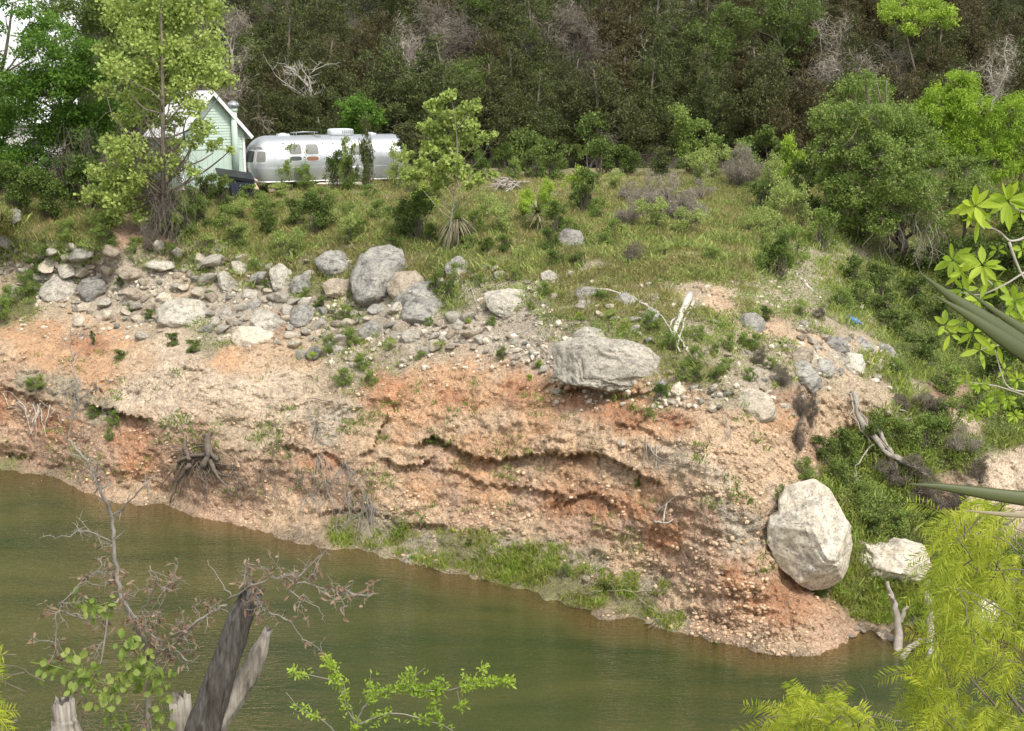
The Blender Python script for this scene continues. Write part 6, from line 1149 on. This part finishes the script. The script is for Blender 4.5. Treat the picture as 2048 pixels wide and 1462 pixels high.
for l in ([(60, 1325, 7.8), (100, 1330, 7.8), (150, 1345, 7.8), (190, 1360, 7.8), (240, 1380, 7.8), (290, 1350, 7.8)], [(145, 1300, 7.7), (170, 1340, 7.7), (150, 1380, 7.7)], [(250, 1280, 7.8), (280, 1310, 7.8), (300, 1360, 7.8), (330, 1420, 7.8), (300, 1462, 7.8)], [(170, 1200, 7.9), (190, 1215, 7.9), (215, 1205, 7.9)], [(200, 1400, 7.7), (230, 1440, 7.7), (260, 1480, 7.7), (300, 1700, 7.9)], [(290, 1320, 7.7), (320, 1340, 7.7), (330, 1380, 7.7)], [(220, 1390, 7.7), (250, 1350, 7.7), (270, 1330, 7.7)]):
    p = wpts(l); mb.tube(p, .004, 4); n = int(len(p) * 3.4); i = RF.integers(len(p), size=n); C.append(p[i] + RF.normal(size=(n, 3)) * np.array([.045, .03, .045]))
mb.build('stem', M['shrub_m'], vn); C = np.concatenate(C); C = C[C[:, 2] > 9.8]; k = len(C); mb = MB(); D = RF.normal(size=(k, 3)) * .6 + np.array([0, -.3, -.8]); near_leaves(mb, C, D, TOCAM + RF.normal(size=(k, 3)) * 1.0, RF.uniform(.035, .070, k), RF.uniform(.030, .058, k), .1); mb.build('leaves', M['vine'], vn, smooth=False)
# light green sprigs, bottom centre
sp = thing('leafy_shrub', 'slender shrub with sprays of tiny light green leaves at the bottom centre', 'shrub', (0, 0, 0)); mb = MB(); C = []
for l in ([(708, 1800, 7.2), (708, 1500, 7), (712, 1450, 7), (725, 1415, 7), (755, 1385, 7), (800, 1378, 7), (850, 1380, 7), (900, 1382, 7), (940, 1368, 7), (985, 1363, 7), (1022, 1365, 7)], [(712, 1450, 7), (760, 1430, 7), (800, 1425, 7), (850, 1440, 7), (890, 1452, 7), (930, 1480, 7)], [(712, 1450, 7), (690, 1410, 7), (690, 1370, 7), (665, 1335, 7), (655, 1320, 7)], [(690, 1400, 7), (672, 1360, 7), (620, 1350, 7), (585, 1345, 7)],
          [(700, 1500, 7), (650, 1440, 7), (600, 1420, 7), (572, 1385, 7)], [(740, 1398, 7), (738, 1365, 7), (742, 1345, 7)], [(830, 1380, 7), (830, 1350, 7), (850, 1335, 7)], [(860, 1380, 7), (868, 1410, 7), (872, 1428, 7)], [(915, 1382, 7), (920, 1405, 7), (925, 1415, 7)], [(965, 1366, 7), (965, 1345, 7), (968, 1335, 7)], [(930, 1372, 7), (932, 1350, 7)], [(870, 1380, 7), (880, 1355, 7)], [(712, 1460, 7), (705, 1430, 7), (700, 1410, 7)], [(800, 1378, 7), (812, 1360, 7), (820, 1345, 7)]):
    p = wpts(l); p[1:-1] += RF.normal(size=(len(p) - 2, 3)) * .002; mb.tube(p, np.linspace(.006 if len(l) > 5 else .0035, .0014, len(p)), 5); n = int(np.linalg.norm(np.diff(p, axis=0), axis=1).sum() / .0024); i = np.minimum((RF.random(n) ** .8 * len(p)).astype(int), len(p) - 1); q = p[i]; g_ = np.floor(q * 30); C.append(q + RF.normal(size=(n, 3)) * .016)
mb.build('stem', M['dead_mid'], sp); C = np.concatenate(C); C = C[C[:, 2] > 10]; C = C[fbm(C, 9, 2, 5) > -.12]; k = len(C); mb = MB(); near_leaves(mb, C, RF.normal(size=(k, 3)) + np.array([0, 0, .5]), TOCAM + RF.normal(size=(k, 3)) * .7, RF.uniform(.022, .038, k), RF.uniform(.008, .014, k), .05); mb.build('leaves', M['shrub_y'], sp, smooth=False)
# feathery mesquite sprays
def fern(mb, st_, p0, d, L, npair, ll, lw, rng):
    d = norm(np.array(d, float)); t = np.linspace(0, 1, 7)[:, None]; c = p0 + d * t * L - np.array([0, 0, 1]) * t ** 2 * L * .35; st_.tube(c, [.0016] * 7, 3, cap=False)
    side = norm(np.cross(d, TOCAM + rng.normal(size=3) * .4)); k = np.linspace(.12, 1, npair); i = k * 6; a = np.floor(i).astype(int).clip(0, 5); b = c[a] + (c[a + 1] - c[a]) * (i - a)[:, None]; tg = norm(c[a + 1] - c[a])
    for s in (-1, 1):
        D = side * s + tg * .55 + rng.normal(size=(npair, 3)) * .14 - np.array([0, 0, .25]); sz = ll * np.sin(np.clip(k * 2.6, .5, 2.7)) ** .5; S = norm(np.cross(D, TOCAM + rng.normal(size=(npair, 3)) * .5)) * lw * .5; e = norm(D) * np.broadcast_to(sz, (npair,))[:, None]
        V = np.stack([b, b + e * .45 + S, b + e - np.array([0, 0, .12]) * sz[:, None], b + e * .45 - S], 1).reshape(-1, 3); mb.add(V, np.arange(len(V)).reshape(-1, 4))
def mesq(label, lines, polys, n, Y, seed, ll=.050, L=(.09, .17), lean=(-.6, 0, -.5)):
    r = np.random.default_rng(seed); root = thing('mesquite', label, 'mesquite', (0, 0, 0)); mb, st_, br = MB(), MB(), MB()
    for l, a, b in lines: p = wpts(l); br = MB(); br.tube(p, np.linspace(a, b, len(p)), 5); br.build('branch', M['bark'], root)
    k = 0
    while k < n:
        pl = polys[r.integers(len(polys))]; x, y = pl[0] + r.normal() * pl[2] * .5, pl[1] + r.normal() * pl[3] * .5; q = P(x, y, Y + r.normal() * .35); d = np.array(lean) + r.normal(size=3) * .55; fern(mb, mb, q, d, r.uniform(*L), 11, ll, .0060, r)
        if k % 3 == 0: st_.tube(curve(q, q + np.array([.12, .05, -.12]) + r.normal(size=3) * .08, r, 4, .1), [.0018, .002, .0025, .003, .0035], 3, cap=False)
        k += 1
    st_.build('twigs', M['bark'], root); mb.build('leaves', M['near_fern'], root, smooth=False)
mesq('bright yellow-green mesquite sprays filling the lower right corner', [([(2160, 1520, 5.5), (2048, 1430, 5.5), (1990, 1350, 5.5), (1945, 1280, 5.5), (1930, 1215, 5.5)], .012, .003), ([(2160, 1300, 5.6), (2048, 1200, 5.6), (1985, 1120, 5.6), (1960, 1050, 5.6)], .010, .003), ([(2160, 1520, 5.4), (2060, 1480, 5.4), (1960, 1380, 5.4), (1900, 1310, 5.4)], .010, .003)],
     [(1985, 1015, 60, 20), (1930, 1055, 50, 40), (2010, 1080, 70, 60), (1900, 1120, 40, 50), (1960, 1150, 60, 50), (2040, 1180, 60, 60), (1925, 1200, 40, 40), (1990, 1230, 60, 50), (1880, 1290, 45, 40), (1950, 1300, 60, 50), (2020, 1320, 60, 60), (1860, 1350, 35, 35), (1920, 1380, 60, 40), (1990, 1420, 70, 50), (1870, 1400, 30, 40), (2040, 1450, 60, 50), (1935, 1440, 50, 30)], 400, 5.5, 601)
mesq('mesquite sprays rising from the bottom edge right of centre', [([(1700, 1620, 5.0), (1680, 1500, 5.0), (1650, 1440, 5.0), (1620, 1420, 5.0)], .008, .003), ([(1660, 1460, 5.0), (1720, 1420, 5.0), (1735, 1395, 5.0), (1720, 1368, 5.0)], .004, .0015), ([(1650, 1440, 5.0), (1560, 1430, 5.0), (1530, 1400, 5.0)], .004, .0015)],
     [(1560, 1440, 50, 25), (1620, 1430, 60, 25), (1690, 1440, 60, 25), (1640, 1415, 50, 16), (1720, 1455, 50, 16), (1560, 1475, 60, 20), (1650, 1480, 80, 20)], 120, 5.0, 602, lean=(-.3, 0, .15))
mesq('feathery green sprays at the left edge bottom', [([(-60, 1600, 5), (-40, 1450, 5), (-25, 1330, 5)], .006, .003)], [(-45, 1300, 10, 14), (-40, 1340, 14, 20), (-40, 1390, 14, 20), (-35, 1430, 16, 20)], 24, 5.0, 603, lean=(.5, 0, -.1))
# broad-leaved twig, right
bl = thing('leafy_branch', 'branch with whorls of glossy bright green leaves at the right edge', 'branch', (0, 0, 0)); mb = MB(); YB = 3.2; sB = scale_at(YB)
for l, a in (([(2200, 380, YB), (2110, 430, YB), (2048, 478, YB), (2018, 484, YB), (2003, 465, YB), (1980, 455, YB), (1965, 440, YB)], .004), ([(2018, 484, YB), (2030, 520, YB), (2048, 560, YB), (2090, 600, YB)], .004), ([(2048, 545, YB), (2010, 570, YB), (1960, 592, YB), (1920, 585, YB)], .003), ([(1985, 570, YB), (1960, 545, YB), (1940, 520, YB)], .0025), ([(2110, 700, YB), (2048, 690, YB), (1990, 690, YB), (1960, 700, YB)], .003), ([(2120, 780, YB), (2048, 785, YB), (2010, 775, YB), (1990, 700, YB)], .003), ([(2048, 790, YB), (1990, 770, YB), (1940, 765, YB)], .002), ([(2080, 430, YB), (2030, 420, YB), (2020, 405, YB)], .0025)):
    p = wpts(l); mb.tube(p, np.linspace(a, a * .5, len(p)), 5)
mb.build('twig', M['bark_pale'], bl); mb = MB()
for x, y, s, n in ((1950, 412, 58, 13), (2015, 402, 55, 11), (2040, 425, 40, 7), (1955, 440, 40, 5), (1905, 520, 50, 9), (1925, 545, 40, 6), (1965, 530, 50, 9), (1990, 560, 40, 7), (1925, 580, 42, 6), (1960, 600, 40, 6), (1890, 650, 42, 6), (1900, 668, 34, 4), (1945, 665, 46, 6), (1960, 700, 42, 5), (1995, 690, 40, 5), (2030, 600, 46, 9), (2040, 640, 40, 7), (2045, 500, 34, 5), (2010, 640, 36, 6), (1995, 500, 26, 4),
                   (1930, 758, 18, 10), (1960, 770, 20, 12), (1990, 790, 22, 14), (1975, 815, 22, 14), (2015, 800, 22, 14), (1950, 830, 18, 10), (2030, 830, 22, 12), (2035, 760, 22, 12), (2010, 740, 20, 10), (2045, 700, 26, 8)):
    c = P(x, y, YB + RF.normal() * .06); a = RF.uniform(0, 6.28) + np.arange(n) * 2 * math.pi / n + RF.normal(size=n) * .25; D = np.stack([np.cos(a), RF.normal(size=n) * .35 - .2, np.sin(a) * .8], 1); k = n
    near_leaves(mb, np.repeat(c[None], n, 0) + D * .004, D, TOCAM + RF.normal(size=(n, 3)) * .55, s * sB * RF.uniform(.62, 1.0, n), s * sB * RF.uniform(.24, .36, n), .12)
mb.build('leaves', M['near_leaf'], bl, smooth=False)
# stiff yucca leaves
def blade(pts, wid, thick=.28, n=8):
    p = wpts(pts); t = np.linspace(0, 1, len(p)); w = np.interp(t, np.linspace(0, 1, len(wid)), wid); T = norm(np.gradient(p, axis=0)); S = norm(np.cross(T, np.array([0, -1.0, .25]))); N = np.cross(S, T); a = np.arange(n) * 2 * math.pi / n
    V = np.concatenate([p[i] + np.outer(np.cos(a), S[i]) * w[i] / 2 + np.outer(np.sin(a) - .35 * np.cos(a) ** 2, N[i]) * w[i] / 2 * thick for i in range(len(p))]); m = len(p); i = np.arange(n); j = (i + 1) % n; mb = MB()
    mb.add(V, np.concatenate([np.stack([k * n + i, k * n + j, (k + 1) * n + j, (k + 1) * n + i], 1) for k in range(m - 1)])); return mb
YY = 2.0; sY = scale_at(YY); yr = thing('yucca', 'stiff olive yucca spears reaching in from the right edge', 'yucca', (0, 0, 0))
for pts, wd in (([(1840, 546, YY), (1900, 592, YY), (1980, 645, YY), (2060, 705, YY), (2250, 830, YY), (2600, 1000, 2.1)], [2, 18, 36, 50, 62, 70]), ([(1868, 590, YY - .04), (1940, 632, YY - .04), (2050, 708, YY - .04), (2300, 850, YY), (2600, 1000, 2.1)], [2, 18, 38, 56, 66]),
                ([(1925, 575, YY + .05), (1990, 622, YY + .05), (2060, 668, YY + .05), (2300, 820, YY), (2600, 1000, 2.1)], [2, 12, 24, 44, 60]), ([(1818, 968, YY), (1880, 973, YY), (1960, 985, YY), (2050, 998, YY), (2300, 1020, YY), (2600, 1050, 2.1)], [2, 14, 24, 32, 46, 60])):
    blade(pts, [w * sY for w in wd]).build('leaf', M['spear'], yr)
lf = blade([(1930, 1021, YY), (1990, 1027, YY), (2060, 1032, YY), (2300, 1045, YY), (2600, 1060, 2.1)], [w * sY for w in (2, 9, 12, 30, 50)]).build('leaf', M['yucca_dry'], yr); lf['label'] = 'dry brown leaf under the lowest spear'
mb = MB(); mb.tube([P(2600, 1030, 2.1), P(2640, 1100, 2.15), np.array([P(2640, 1100, 2.15)[0], 2.2, 12.9])], [.05, .06, .07], 8); mb.build('stem', M['bark'], yr)
